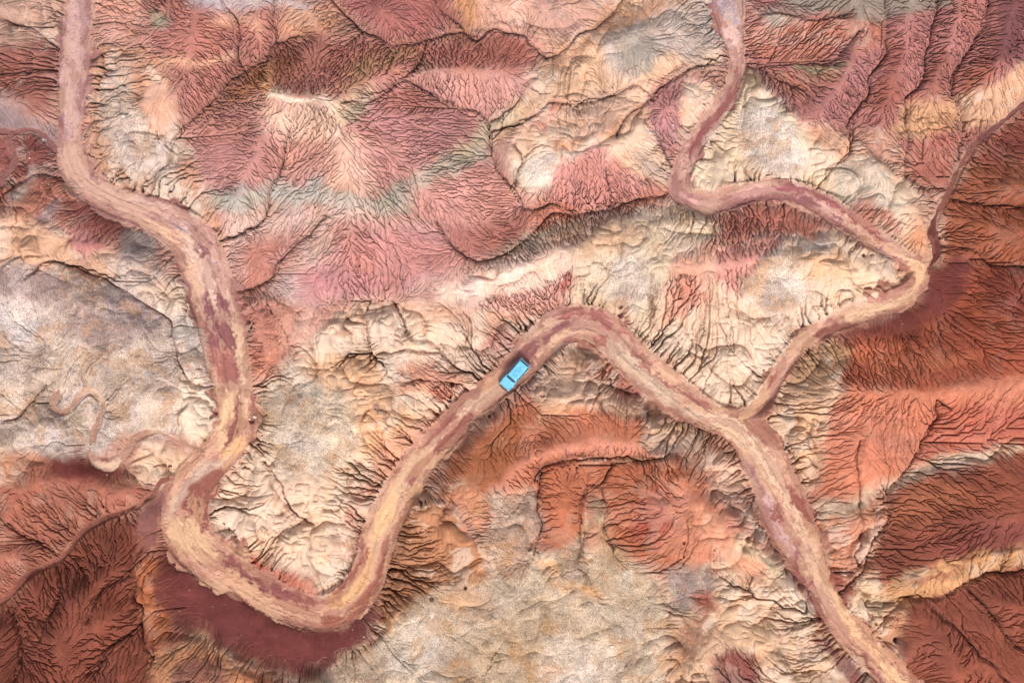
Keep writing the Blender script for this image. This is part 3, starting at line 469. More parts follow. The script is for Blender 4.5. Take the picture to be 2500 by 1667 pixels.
# mud and sand patches painted over the washes: colour, softness, polygon
MUD = (146,88,76); DMUD = (128,74,70); SAND = (222,174,128); PALE = (206,172,146); BUFF = (196,158,132)
WPATCH = [
 ((190,150,132),10,[(130,-400),(230,-400),(225,100),(200,300),(130,330),(120,100)]),
 ((150,98,90),5,[(158,130),(175,150),(172,200),(160,190)]),
 ((150,106,98),8,[(120,170),(145,200),(150,290),(130,300),(120,250)]),
 ((132,76,72),4,[(178,290),(200,285),(212,330),(222,370),(210,380),(190,350),(175,330)]),
 ((134,84,82),3,[(205,400),(225,395),(245,425),(225,428)]),
 ((206,166,132),8,[(210,330),(250,400),(320,430),(400,470),(380,480),(280,450),(220,410)]),
 ((224,174,122),8,[(310,490),(360,500),(420,530),(450,600),(470,680),(450,680),(400,600),(340,540)]),
 ((226,188,148),6,[(430,540),(480,600),(500,650),(510,720),(480,700),(450,620),(410,550)]),
 ((198,168,150),6,[(380,500),(440,520),(480,570),(500,610),(480,590),(430,535)]),
 ((140,86,80),3,[(432,518),(456,524),(480,560),(487,590),(466,592),(452,570),(438,545)]),
 ((142,84,80),3,[(490,656),(520,690),(535,740),(548,830),(552,880),(536,885),(520,870),(490,860),(480,800),(470,740),(460,690),(470,665),(485,700),(497,735),(500,700)]),
 ((168,98,84),5,[(475,790),(540,800),(545,880),(500,870),(485,850)]),
 ((216,176,134),3,[(530,650),(545,700),(552,780),(565,870),(580,950),(574,958),(556,900),(545,820),(535,740),(520,680)]),
 ((176,98,82),4,[(545,700),(562,740),(575,850),(580,940),(584,950),(590,900),(578,800),(566,700),(545,660)]),
 ((140,84,72),3,[(548,890),(560,950),(566,985),(545,1010),(530,1050),(508,1030),(515,990),(540,960)]),
 ((230,188,134),5,[(510,895),(545,900),(540,950),(520,980),(512,1030),(498,1020),(503,950)]),
 ((228,176,116),4,[(540,1005),(568,1000),(560,1030),(525,1070),(495,1078),(510,1040)]),
 ((196,168,140),5,[(470,1060),(530,1050),(490,1090),(430,1130),(395,1180),(380,1200),(385,1160),(420,1110)]),
 ((140,80,68),4,[(505,1070),(525,1085),(500,1130),(485,1170),(480,1220),(462,1215),(435,1190),(415,1160),(440,1110)]),
 ((212,172,126),5,[(385,1190),(440,1185),(470,1220),(500,1270),(480,1300),(420,1270),(385,1240)]),
 ((196,146,110),5,[(480,1290),(560,1320),(700,1390),(760,1415),(740,1440),(640,1400),(520,1340)]),
 ((132,76,70),4,[(490,1250),(520,1270),(600,1330),(700,1370),(740,1380),(720,1395),(640,1375),(550,1320),(500,1290)]),
 ((212,164,104),6,[(760,1360),(810,1310),(850,1250),(860,1280),(840,1350),(790,1400),(740,1400)]),
 ((150,88,66),6,[(740,1415),(800,1405),(860,1330),(880,1260),(890,1290),(870,1370),(810,1430),(740,1440)]),
 ((158,96,78),4,[(790,1270),(840,1245),(850,1290),(800,1350),(770,1370),(775,1330)]),
 ((232,186,128),4,[(855,1180),(880,1160),(900,1110),(925,1120),(905,1190),(870,1240),(850,1250)]),
 ((232,184,124),3,[(945,1120),(985,1100),(960,1140),(935,1165)]),
 ((214,176,136),4,[(900,1130),(940,1060),(1000,1000),(1020,1010),(960,1080),(920,1150)]),
 ((150,88,76),3,[(985,1040),(1080,945),(1100,950),(1030,1010),(975,1075),(940,1120),(925,1110),(950,1070)]),
 ((162,96,86),3,[(958,1040),(1010,980),(1080,915),(1110,890),(1118,896),(1060,950),(1000,1005),(960,1050)]),
 ((214,178,138),5,[(1080,905),(1150,880),(1165,895),(1130,915),(1060,960),(1050,950)]),
 ((216,164,116),6,[(1100,830),(1150,840),(1150,880),(1110,905),(1095,880)]),
 ((142,84,80),4,[(1160,840),(1190,800),(1250,760),(1300,735),(1320,740),(1290,780),(1240,830),(1210,850),(1200,820),(1160,850)]),
 ((168,98,84),5,[(1270,735),(1300,712),(1360,705),(1420,720),(1480,770),(1510,810),(1460,790),(1400,750),(1350,730),(1300,735)]),
 ((220,172,128),4,[(1230,810),(1270,770),(1310,750),(1290,790),(1250,825),(1210,860)]),
 ((172,104,82),4,[(1290,790),(1330,765),(1390,775),(1400,800),(1340,790),(1290,805)]),
 ((206,176,140),4,[(1390,770),(1440,800),(1500,860),(1560,920),(1620,960),(1600,970),(1530,930),(1450,870),(1400,810)]),
 ((166,104,88),4,[(1450,800),(1520,840),(1560,870),(1640,925),(1650,945),(1600,930),(1530,890),(1470,840)]),
 ((222,166,124),4,[(1490,830),(1560,860),(1590,880),(1540,880),(1500,860)]),
 ((160,90,76),4,[(1560,960),(1640,990),(1690,1030),(1720,1060),(1700,1060),(1640,1010),(1570,980)]),
 ((222,186,146),4,[(1600,945),(1700,965),(1760,1030),(1810,1110),(1850,1200),(1880,1300),(1870,1310),(1830,1230),(1780,1120),(1720,1040),(1650,985)]),
 ((196,158,146),6,[(1660,1040),(1720,1050),(1760,1120),(1790,1200),(1840,1290),(1820,1280),(1760,1200),(1700,1120)]),
 ((150,88,78),3,[(1770,1155),(1790,1170),(1800,1200),(1770,1190)]),
 ((146,90,88),4,[(1825,1245),(1850,1300),(1870,1350),(1855,1350),(1820,1300)]),
 ((206,166,132),4,[(1810,1110),(1840,1180),(1870,1270),(1900,1350),(1930,1420),(1920,1430),(1880,1370),(1840,1260)]),
 ((146,78,66),5,[(1810,1100),(1850,1150),(1850,1170),(1870,1230),(1855,1230),(1825,1170)]),
 ((226,180,128),5,[(1910,1360),(1980,1390),(2000,1430),(2040,1510),(2090,1570),(2150,1700),(2100,1700),(2030,1540),(1960,1470),(1920,1410)]),
 ((142,82,76),5,[(1950,1480),(2010,1540),(2040,1580),(2000,1600),(1960,1520)]),
 # upper right wash
 ((176,156,148),6,[(1610,-300),(1720,-300),(1705,50),(1690,60),(1660,30),(1620,10)]),
 ((222,184,158),5,[(1665,60),(1700,50),(1700,90),(1680,110)]),
 ((150,92,90),4,[(1650,170),(1680,140),(1705,170),(1690,180),(1650,190)]),
 ((206,166,128),5,[(1640,180),(1700,165),(1700,180),(1640,210)]),
 ((142,76,64),5,[(1706,170),(1700,210),(1660,270),(1620,320),(1590,360),(1580,380),(1575,350),(1610,300),(1650,250),(1690,200)]),
 ((206,152,124),3,[(1655,225),(1630,270),(1590,320),(1560,370),(1550,400),(1545,380),(1570,330),(1610,280)]),
 ((148,96,96),3,[(1540,330),(1580,310),(1570,330),(1550,360)]),
 ((222,166,138),5,[(1545,420),(1580,445),(1660,455),(1740,425),(1800,432),(1760,440),(1690,460),(1620,480),(1560,470),(1540,440)]),
 ((146,88,88),4,[(1660,480),(1720,455),(1790,445),(1850,455),(1900,480),(1860,475),(1780,460),(1720,475)]),
 ((164,92,86),4,[(1770,425),(1820,412),(1850,430),(1900,450),(1960,490),(2030,540),(2060,565),(2020,560),(1940,500),(1860,450),(1790,432)]),
 ((212,166,136),3,[(1850,445),(1920,490),(2000,545),(2090,595),(2080,600),(2000,565),(1920,510)]),
 ((146,92,90),4,[(1900,485),(1960,525),(2030,575),(2080,605),(2050,600),(1980,560),(1920,515)]),
 ((228,182,132),4,[(2080,590),(2125,610),(2130,640),(2100,665),(2080,640)]),
 ((170,92,84),3,[(2080,610),(2100,640),(2098,660),(2085,640)]),
 ((216,178,132),5,[(2100,670),(2050,690),(1960,710),(1900,735),(1930,745),(2000,735),(2080,700)]),
 ((222,158,134),3,[(2060,665),(1990,695),(1920,715),(1930,705),(2000,680)]),
 ((204,154,122),5,[(1900,735),(1850,765),(1800,820),(1770,870),(1790,870),(1830,810),(1900,750)]),
 ((130,68,60),4,[(2090,700),(2000,740),(1920,760),(1860,790),(1830,820),(1850,780),(1900,752),(1980,735)]),
 ((196,146,100),6,[(1790,850),(1740,940),(1700,965),(1690,960),(1730,920),(1770,860)]),
 ((160,84,78),3,[(1775,860),(1790,840),(1770,890),(1755,895)]),
]
CAR_U = (1181.0, 861.0)
CAR_DIR = (-0.655, -0.756)        # world heading of the nose

# ================================================================= numeric helpers
rng = np.random.RandomState(7)
TAB = rng.rand(256, 256).astype(f32) * 2 - 1

def vnoise(x, y, seed=0):
    ox, oy = (seed * 37) % 251, (seed * 91) % 241
    xf = np.floor(x); yf = np.floor(y)
    xi = xf.astype(np.int32) + ox; yi = yf.astype(np.int32) + oy
    fx = (x - xf).astype(f32); fy = (y - yf).astype(f32)
    fx = fx * fx * fx * (fx * (fx * 6 - 15) + 10)
    fy = fy * fy * fy * (fy * (fy * 6 - 15) + 10)
    x0 = xi & 255; x1 = (xi + 1) & 255; y0 = yi & 255; y1 = (yi + 1) & 255
    a = TAB[y0, x0]; b = TAB[y0, x1]; c = TAB[y1, x0]; d = TAB[y1, x1]
    return (a + (b - a) * fx) * (1 - fy) + (c + (d - c) * fx) * fy

def fbm(x, y, wl, octv, seed=0, gain=.5):
    s = np.zeros(np.broadcast(x, y).shape, f32); a = 1.0; t = 0
    ca, sa = .8, .6
    px, py = x / wl, y / wl
    for i in range(octv):
        s += a * vnoise(px, py, seed + i * 7)
        t += a; a *= gain
        px, py = (px * ca - py * sa) * 2.03 + 13.7, (px * sa + py * ca) * 2.03 + 5.1
    return s / t

def sstep(a, b, x):
    t = np.clip((x - a) / (b - a), 0, 1)
    return t * t * (3 - 2 * t)

def smooth_line(pts, n=6):
    p = np.array(pts, float); out = []
    for i in range(len(p) - 1):
        p0 = p[max(i - 1, 0)]; p1 = p[i]; p2 = p[i + 1]; p3 = p[min(i + 2, len(p) - 1)]
        for k in range(n):
            t = k / n
            out.append(.5 * ((2 * p1) + (p2 - p0) * t + (2 * p0 - 5 * p1 + 4 * p2 - p3) * t * t + (3 * p1 - p0 - 3 * p2 + p3) * t ** 3))
    out.append(p[-1])
    return np.array(out)

class Grid:
    def __init__(s, x0, x1, y0, y1, st):
        s.st = st
        s.x = np.arange(x0, x1 + st, st, dtype=np.float64); s.y = np.arange(y0, y1 + st, st, dtype=np.float64)
        s.x0, s.y0 = x0, y0
        s.shape = (len(s.y), len(s.x))
    def sub(s, bx0, bx1, by0, by1):
        i0 = max(int((bx0 - s.x0) / s.st), 0); i1 = min(int((bx1 - s.x0) / s.st) + 2, len(s.x))
        j0 = max(int((by0 - s.y0) / s.st), 0); j1 = min(int((by1 - s.y0) / s.st) + 2, len(s.y))
        return slice(j0, j1), slice(i0, i1)
    def sample(s, F, ux, uy):
        gx = np.clip((ux - s.x0) / s.st, 0, len(s.x) - 1.001).astype(f32)
        gy = np.clip((uy - s.y0) / s.st, 0, len(s.y) - 1.001).astype(f32)
        ix = gx.astype(np.int32); iy = gy.astype(np.int32)
        fx = gx - ix; fy = gy - iy
        if F.ndim == 3:
            fx = fx[..., None]; fy = fy[..., None]
        a = F[iy, ix]; b = F[iy, ix + 1]; c = F[iy + 1, ix]; d = F[iy + 1, ix + 1]
        return (a + (b - a) * fx) * (1 - fy) + (c + (d - c) * fx) * fy

def line_field(G, pts, pad):
    """distance, signed offset, arc length, half width for a smoothed polyline."""
    L = smooth_line(pts); D = np.full(G.shape, 1e9, f32)
    T = np.zeros(G.shape, f32); A = np.zeros(G.shape, f32); W = np.ones(G.shape, f32)
    s0 = 0.
    for i in range(len(L) - 1):
        a, b = L[i], L[i + 1]
        dx, dy = b[0] - a[0], b[1] - a[1]; l2 = dx * dx + dy * dy
        if l2 < 1e-6: continue
        ll = math.sqrt(l2)
        js, is_ = G.sub(min(a[0], b[0]) - pad, max(a[0], b[0]) + pad, min(a[1], b[1]) - pad, max(a[1], b[1]) + pad)
        if js.start >= js.stop or is_.start >= is_.stop:
            s0 += ll; continue
        X = G.x[is_][None, :]; Y = G.y[js][:, None]
        t = np.clip(((X - a[0]) * dx + (Y - a[1]) * dy) / l2, 0, 1)
        ex = X - a[0] - t * dx; ey = Y - a[1] - t * dy
        d = np.sqrt(ex * ex + ey * ey)
        m = d < D[js, is_]
        sg = np.sign(ex * dy - ey * dx)
        D[js, is_] = np.where(m, d, D[js, is_]); T[js, is_] = np.where(m, d * sg, T[js, is_])
        A[js, is_] = np.where(m, s0 + t * ll, A[js, is_]); W[js, is_] = np.where(m, a[2] + (b[2] - a[2]) * t, W[js, is_])
        s0 += ll
    return D, T, A, W

def poly_mask(G, pts, soft):
    p = np.array(pts, float); pad = soft * 2 + 2
    js, is_ = G.sub(p[:, 0].min() - pad, p[:, 0].max() + pad, p[:, 1].min() - pad, p[:, 1].max() + pad)
    X = G.x[is_][None, :]; Y = G.y[js][:, None]
    if X.size == 0 or Y.size == 0: return js, is_, None
    ins = np.zeros((Y.size, X.size), bool); D = np.full((Y.size, X.size), 1e18)
    n = len(p)
    for i in range(n):
        a, b = p[i], p[(i + 1) % n]
        dx, dy = b[0] - a[0], b[1] - a[1]; l2 = dx * dx + dy * dy + 1e-9
        t = np.clip(((X - a[0]) * dx + (Y - a[1]) * dy) / l2, 0, 1)
        D = np.minimum(D, (X - a[0] - t * dx) ** 2 + (Y - a[1] - t * dy) ** 2)
        if abs(dy) > 1e-9:
            c = (a[1] > Y) != (b[1] > Y)
            ins ^= c & (X < (Y - a[1]) / dy * dx + a[0])
    d = np.sqrt(D) * np.where(ins, -1, 1)
    return js, is_, (1 - sstep(-soft, soft, d)).astype(f32)

# ================================================================= plan rasters
def lin(c):
    c = np.asarray(c, float) / 255.
    return np.where(c <= .04045, c / 12.92, ((c + .055) / 1.055) ** 2.4)

WASH_C = [(x, y, w * .7) for x, y, w in WASH_C]
WASH_A = [(x, y, w * (.80 if y < 380 else .82 if x > 1850 else .93)) for x, y, w in WASH_A]
WASH_B = [(x, y, w * .88) for x, y, w in WASH_B]
WASH_E = [(x, y, w * .8) for x, y, w in WASH_E[8:]]
WASH_F = [(x, y, w * .75) for x, y, w in WASH_F]
def build_plan():
    G = Grid(-700, 3052, -600, 2168, 3.0)
    # --- washes
    WD = np.full(G.shape, 9., f32); WE = np.full(G.shape, 900., f32); WT = np.zeros(G.shape, f32); WS = np.zeros(G.shape, f32)
    WID = np.zeros(G.shape, f32); WW = np.ones(G.shape, f32)
    for k, pts in enumerate((WASH_A, WASH_B, WASH_C, WASH_E, WASH_D, WASH_D2, WASH_F)):
        D, T, A, W = line_field(G, pts, 130)
        e = D - W                                  # distance beyond the edge
        m = e < WE
        WE = np.where(m, e, WE); WD = np.where(m, D / W, WD); WT = np.where(m, T, WT)
        WS = np.where(m, A + 3000 * k, WS); WID = np.where(m, k, WID); WW = np.where(m, W, WW)
    # --- colour fields   channels: lin rgb, rill, lump, gravel
    F = np.zeros(G.shape + (6,), f32)
    F[...] = np.array(list(lin((196, 140, 118))) + [.8, .3, .1], f32)
    HM = np.zeros(G.shape, f32)
    for f in FIELDS:
        if f[0] == 'p' and f[5] >= 10 and f[2] >= .8:
            mx = sum(p[0] for p in f[6]) / len(f[6]); my = sum(p[1] for p in f[6]) / len(f[6])
            if 430 < mx < 1250 and my < 720: f = f[:5] + (f[5] * 2.1,) + f[6:]
        v = np.array(list(lin(f[1])) + list(f[2:5]), f32)
        if f[0] == 'p':
            js, is_, m = poly_mask(G, f[6], f[5])
            if m is None: continue
        else:
            D, T, A, W = line_field(G, [(a, b, 1) for a, b in f[6]], f[7] + f[5] * 2 + 6)
            js = is_ = slice(None)
            m = 1 - sstep(f[7] - f[5], f[7] + f[5], D)
        F[js, is_] += (v - F[js, is_]) * m[..., None]
        HM[js, is_] = np.maximum(HM[js, is_], m) if f[5] <= 6 else HM[js, is_] * (1 - m)
    GD = np.full(G.shape, 60., f32)
    for g in GULLIES:
        if len(g) < 4: continue
        D, T_, A_, W_ = line_field(G, [(x, y, 1) for x, y, z in g], 14)
        GD = np.minimum(GD, D)
    # --- wash colours
    C = np.zeros(G.shape + (3,), f32)
    C[...] = np.array(lin((198, 148, 126)), f32)
    C[WID == 2] = lin((98, 50, 48)); C[WID == 3] = lin((204, 170, 146)); C[(WID == 4) | (WID == 5)] = lin((132, 84, 78)); C[WID == 6] = lin((124, 70, 60))
    for c, soft, pts in WPATCH:
        js, is_, m = poly_mask(G, pts, soft)
        if m is None: continue
        C[js, is_] += (np.array(lin((c[0], c[1] * .985, min(255, c[2] * 1.06))), f32) - C[js, is_]) * m[..., None]
    return G, WE, WD, WT, WS, WID, WW, F, C, GD, HM

def relief(GP, WE):
    """coarse height by relaxing between ridges and valley lines"""
    G = Grid(-700, 3052, -600, 2168, 6.0)
    H = np.zeros(G.shape, f32); M = np.zeros(G.shape, f32)
    def stamp(pts, r):
        D, T, A, W = line_field(G, pts, r + 8)
        m = D <= r
        H[m] = W[m] * .78; M[m] = 1
    for r in RIDGES: stamp(r, 3.6)
    for g in GULLIES:
        if len(g) > 2: stamp(g, 3.6)
    for x, y, r, z in SPOTS:
        m = (G.x[None, :] - x) ** 2 + (G.y[:, None] - y) ** 2 < r * r
        H[m] = z * .78; M[m] = 1
    X, Y = np.meshgrid(G.x, G.y)
    we = GP.sample(WE, X, Y)
    m = we < -1
    H[m] = 0; M[m] = 1
    full = M > 0
    # multilevel relaxation
    cur = None
    for st in (16, 8, 4, 2, 1):
        h0 = H[::st, ::st]; 
        # pool constraints
        if st > 1:
            ny, nx = h0.shape
            py = np.arange(H.shape[0]) // st; px = np.arange(H.shape[1]) // st
            idx = (py[:, None] * (px.max() + 1) + px[None, :]).ravel()
            n = (py.max() + 1) * (px.max() + 1)
            sw = np.bincount(idx, M.ravel(), n).reshape(py.max() + 1, -1); sh = np.bincount(idx, (H * M).ravel(), n).reshape(py.max() + 1, -1)
            c = (sw > .12 * st).astype(f32) if st > 2 else (sw > 0).astype(f32); hc = np.where(sw > 0, sh / np.maximum(sw, 1), 0).astype(f32)
        else:
            c, hc = M, H
        if cur is None: cur = np.full(c.shape, 3., f32)
        else:
            cur = np.repeat(np.repeat(cur, 2, 0), 2, 1)[:c.shape[0], :c.shape[1]]
            if cur.shape != c.shape: cur = np.pad(cur, ((0, c.shape[0] - cur.shape[0]), (0, c.shape[1] - cur.shape[1])), mode='edge')
        for it in range(160 if st > 1 else 90):
            q = np.pad(cur, 1, mode='edge')
            av = .25 * (q[:-2, 1:-1] + q[2:, 1:-1] + q[1:-1, :-2] + q[1:-1, 2:])
            cur = np.where(c > 0, hc, av).astype(f32)
    for it in range(2):
        q = np.pad(cur, 1, mode='edge')
        av = .25 * (q[:-2, 1:-1] + q[2:, 1:-1] + q[1:-1, :-2] + q[1:-1, 2:])
        cur = cur * .5 + av * .5
    return G, cur

# ================================================================= drainage
NB = [(-1, -1), (-1, 0), (-1, 1), (0, -1), (0, 1), (1, -1), (1, 0), (1, 1)]

def receivers(h, xs, ys, base, seed=0):
    ny, nx = h.shape
    # diagonal length drawn from a smooth random field: no grid-aligned bias, and neighbouring rills stay parallel
    jj, ii = np.meshgrid(np.arange(ny, dtype=f32), np.arange(nx, dtype=f32), indexing='ij')
    nz = .7 * vnoise(ii / 4.3, jj / 4.3, seed + 5) + .5 * vnoise(ii / 11.1, jj / 11.1, seed + 6) + .3 * (np.random.RandomState(seed).rand(ny, nx) * 2 - 1)
    rho = (2 - 1 / (1 + np.exp(-nz * 1.75 / nz.std()))).astype(f32)
    dx = np.gradient(xs).astype(f32); dy = np.gradient(ys).astype(f32)
    best = np.zeros(h.shape, f32); rcv = np.arange(ny * nx, dtype=np.int32).reshape(ny, nx).copy(); dist = np.ones(h.shape, f32)
    for oy, ox in NB:
        ysl = slice(max(0, -oy), ny - max(0, oy)); xsl = slice(max(0, -ox), nx - max(0, ox))
        yn = slice(max(0, oy), ny + min(0, oy)); xn = slice(max(0, ox), nx + min(0, ox))
        d = np.sqrt((dx[xsl][None, :] * ox) ** 2 + (dy[ysl][:, None] * oy) ** 2)
        s = (h[ysl, xsl] - h[yn, xn]) / (d if ox * oy == 0 else d * (rho[ysl, xsl] / 1.41421))
        b = best[ysl, xsl]; m = s > b
        b[m] = s[m]
        r = rcv[ysl, xsl]; r[m] = (np.arange(ny, dtype=np.int32)[ysl][:, None] * nx + np.arange(nx, dtype=np.int32)[xsl][None, :] + oy * nx + ox)[m]
        dd = dist[ysl, xsl]; dd[m] = d[m]
    # pits look further away
    flat = np.arange(ny * nx, dtype=np.int32); rf = rcv.ravel(); hf = h.ravel(); df = dist.ravel()
    pits = np.nonzero((rf == flat) & (~base.ravel()))[0]
    for R in (2, 3, 4, 5, 7):
        if len(pits) == 0: break
        py, px = pits // nx, pits % nx
        bh = hf[pits].copy(); br = pits.copy()
        for oy in range(-R, R + 1):
            for ox in range(-R, R + 1):
                if max(abs(oy), abs(ox)) != R: continue
                yy = np.clip(py + oy, 0, ny - 1); xx = np.clip(px + ox, 0, nx - 1)
                q = yy * nx + xx; hv = hf[q]; m = hv < bh
                bh[m] = hv[m]; br[m] = q[m]
        rf[pits] = br; df[pits] = float(dx[nx // 2]) * R
        pits = pits[br == pits]
    rf[base.ravel()] = flat[base.ravel()]
    rf2 = rf
    return rf2, df

def levels(rcv):
    n = len(rcv); lev = (rcv != np.arange(n, dtype=np.int32)).astype(np.int32); p = rcv.copy()
    for _ in range(14):
        lev = lev + lev[p]
        p2 = p[p]
        if np.array_equal(p2, p): break
        p = p2
    order = np.argsort(lev, kind='stable').astype(np.int32)
    cnt = np.bincount(lev)
    return order, np.concatenate([[0], np.cumsum(cnt)])

def drain(rcv, area):
    order, off = levels(rcv)
    A = area.astype(np.float64).ravel().copy()
    for k in range(len(off) - 2, 0, -1):
        nd = order[off[k]:off[k + 1]]
        np.add.at(A, rcv[nd], A[nd])
    return A, order, off

def erode(h, xs, ys, base, Kf, iters, m=.5, kd=.0, jit=0., seed=0):
    """implicit stream-power incision + a little creep"""
    ny, nx = h.shape
    ax = np.gradient(xs)[None, :] * np.gradient(ys)[:, None] * S * S
    for it in range(iters):
        hj = h
        if jit:
            r = np.random.RandomState(seed + it)
            hj = h + r.rand(ny, nx).astype(f32) * jit
        rcv, dist = receivers(hj, xs, ys, base, seed + it)
        A, order, off = drain(rcv, ax)
        Fk = (Kf.ravel() * A ** m / (dist * S)).astype(np.float64)
        hf = h.ravel().astype(np.float64)
        for k in range(1, len(off) - 1):
            nd = order[off[k]:off[k + 1]]
            hr = hf[rcv[nd]]
            v = (hf[nd] + Fk[nd] * hr) / (1 + Fk[nd])
            hf[nd] = np.minimum(v, hf[nd])
        h = hf.reshape(ny, nx).astype(f32)
        if kd:
            q = np.pad(h, 1, mode='edge')
            h = h + kd * (q[:-2, 1:-1] + q[2:, 1:-1] + q[1:-1, :-2] + q[1:-1, 2:] - 4 * h)
    return h, A.reshape(ny, nx)

def blur(a, n=1):
    for _ in range(n):
        q = np.pad(a, ((1, 1), (0, 0)), mode='edge'); a = .25 * q[:-2] + .5 * q[1:-1] + .25 * q[2:]
        q = np.pad(a, ((0, 0), (1, 1)), mode='edge'); a = .25 * q[:, :-2] + .5 * q[:, 1:-1] + .25 * q[:, 2:]
    return a

def blur3(a, n):
    return np.stack([blur(a[..., i], n) for i in range(a.shape[-1])], -1)

def axis(c0, c1, st, ext, g=1.035):
    core = np.arange(c0, c1 + st * .5, st); out = []; d = st; p = 0.
    while p < ext:
        d *= g; p += d; out.append(p)
    out = np.array(out)
    return np.concatenate([(c0 - out)[::-1], core, core[-1] + out])

def upsample(F, xs0, ys0, xs1, ys1):
    ix = np.interp(xs1, xs0, np.arange(len(xs0))); iy = np.interp(ys1, ys0, np.arange(len(ys0)))
    i0 = np.minimum(ix.astype(int), len(xs0) - 2); fx = (ix - i0).astype(f32)[None, :]
    A = F[:, i0] * (1 - fx) + F[:, i0 + 1] * fx
    j0 = np.minimum(iy.astype(int), len(ys0) - 2); fy = (iy - j0).astype(f32)[:, None]
    return A[j0] * (1 - fy) + A[j0 + 1] * fy

def make_terrain(step=1.3):
    import time; t0 = time.time()
    GP, WE, WD, WT, WS, WID, WW, F, C, GD, HM = build_plan()
    print('plan', time.time() - t0)
    Fb = blur3(F[..., :3], 13); hm = HM[..., None]; F[..., :3] = Fb * (1 - hm) + F[..., :3] * hm
    GR, HR = relief(GP, WE)
    print('relief', time.time() - t0)
    # the drainage grid lives in plan-true coordinates: world = CX + (u-CX)*(1-h/CAM_H)
    full_x = axis(-40, 2392, step, 560); full_y = axis(-40, 1608, step, 520)
    def sel(k): return full_x[::k], full_y[::k]
    h = None; smooth = None
    for k, it in ((8, 12), (4, 8), (2, 4), (1, 2)):
        xs, ys = sel(k)
        X = xs[None, :].astype(f32); Y = ys[:, None].astype(f32)
        XX = np.broadcast_to(X, (len(ys), len(xs))); YY = np.broadcast_to(Y, XX.shape)
        # ground position of each plan point, allowing for its height below the camera
        ux, uy = XX, YY
        for _ in range(3):
            hh = GR.sample(HR, ux, uy)
            s = 1.0 / (1 - hh / CAM_H)
            ux = CX + (XX - CX) * s; uy = CY + (YY - CY) * s
        wx = ux + 7 * fbm(ux, uy, 60, 3, 3); wy = uy + 7 * fbm(ux, uy, 60, 3, 17)
        base_h = GR.sample(HR, wx, wy)
        we = GP.sample(WE, ux, uy)
        Fm = GP.sample(F[..., 3:6].copy(), wx, wy)
        wob = (36 * fbm(XX, YY, 80, 5, 5, .6) + 8 * fbm(XX, YY, 15, 2, 6)) * (.7 + .7 * Fm[..., 1]) * np.clip(GP.sample(WW, ux, uy) / 22, .25, 1.2)
        notch = np.clip(1 - np.abs(fbm(XX + 8 * fbm(XX, YY, 30, 2, 8), YY, 34, 2, 7)) / .055, 0, 1) * 20 * np.clip(Fm[..., 1] + .25, 0, 1) * sstep(-.25, .1, fbm(XX, YY, 90, 2, 10))
        inw = (we + wob - notch * (GP.sample(WW, ux, uy) > 14)) < 0
        rill = Fm[..., 0]; lump = Fm[..., 1]
        if h is None:
            h = base_h + .35 * fbm(XX, YY, 110, 5, 1) * sstep(0, 40, we)
        else:
            h = upsample(h, pxs, pys, xs, ys)
        gy_, gx_ = np.gradient(base_h); gx_ = gx_ / (np.gradient(xs)[None, :] * S); gy_ = gy_ / (np.gradient(ys)[:, None] * S)
        slope = np.clip(blur(np.sqrt(gx_ ** 2 + gy_ ** 2).astype(f32), 3), .06, .8)
        h = h + .22 * slope * k * step * S * (np.random.RandomState(k).rand(*h.shape).astype(f32) - .5) * 2 * (~inw)
        if k == 4:
            h = h + .26 * slope * fbm(XX, YY, 36, 3, 9) * (.5 + rill) * sstep(0, 15, we)
        if k == 2:
            smooth = blur(upsample(blur(hk4, 2), pxs, pys, xs, ys), 2)
            h = h + .17 * slope * fbm(XX, YY, 17, 3, 19) * (.4 + rill) * sstep(0, 8, we)
        if k == 1:
            smooth = blur(upsample(smooth, pxs, pys, xs, ys), 1)
            h = h + .11 * slope * fbm(XX, YY, 7, 2, 29) * (.4 + rill) * sstep(0, 5, we)
        Kf = .05 * (.25 + rill) * {8: .10, 4: .12, 2: .12, 1: .12}[k]
        h = np.where(inw, 0, np.maximum(h, .02)).astype(f32)
        h, A = erode(h, xs, ys, inw, Kf.astype(f32), it, .5, kd={8: .03, 4: .03, 2: .015, 1: .0}[k], seed=k * 100)
        if k == 4: hk4 = h
        pxs, pys = xs, ys
        print('erode', k, h.shape, time.time() - t0)
    fine = h; h = smooth
    rcv, dist = receivers(fine, xs, ys, inw, 77)
    order, off = levels(rcv)
    NET = (rcv, order, off)
    return dict(GP=GP, GR=GR, HR=HR, xs=xs, ys=ys, XX=XX, YY=YY, ux=ux, uy=uy, wx=wx, wy=wy, we=we, inw=inw, h=h, fine=fine, A=A, net=NET, sl=np.clip(.22 + 3.0 * slope, 0, 1.15),
                Fm=Fm, F=F, C=C, WT=WT, WS=WS, WID=WID, WW=WW, WD=WD, WE=WE, GD=GD, step=step, base_h=base_h)

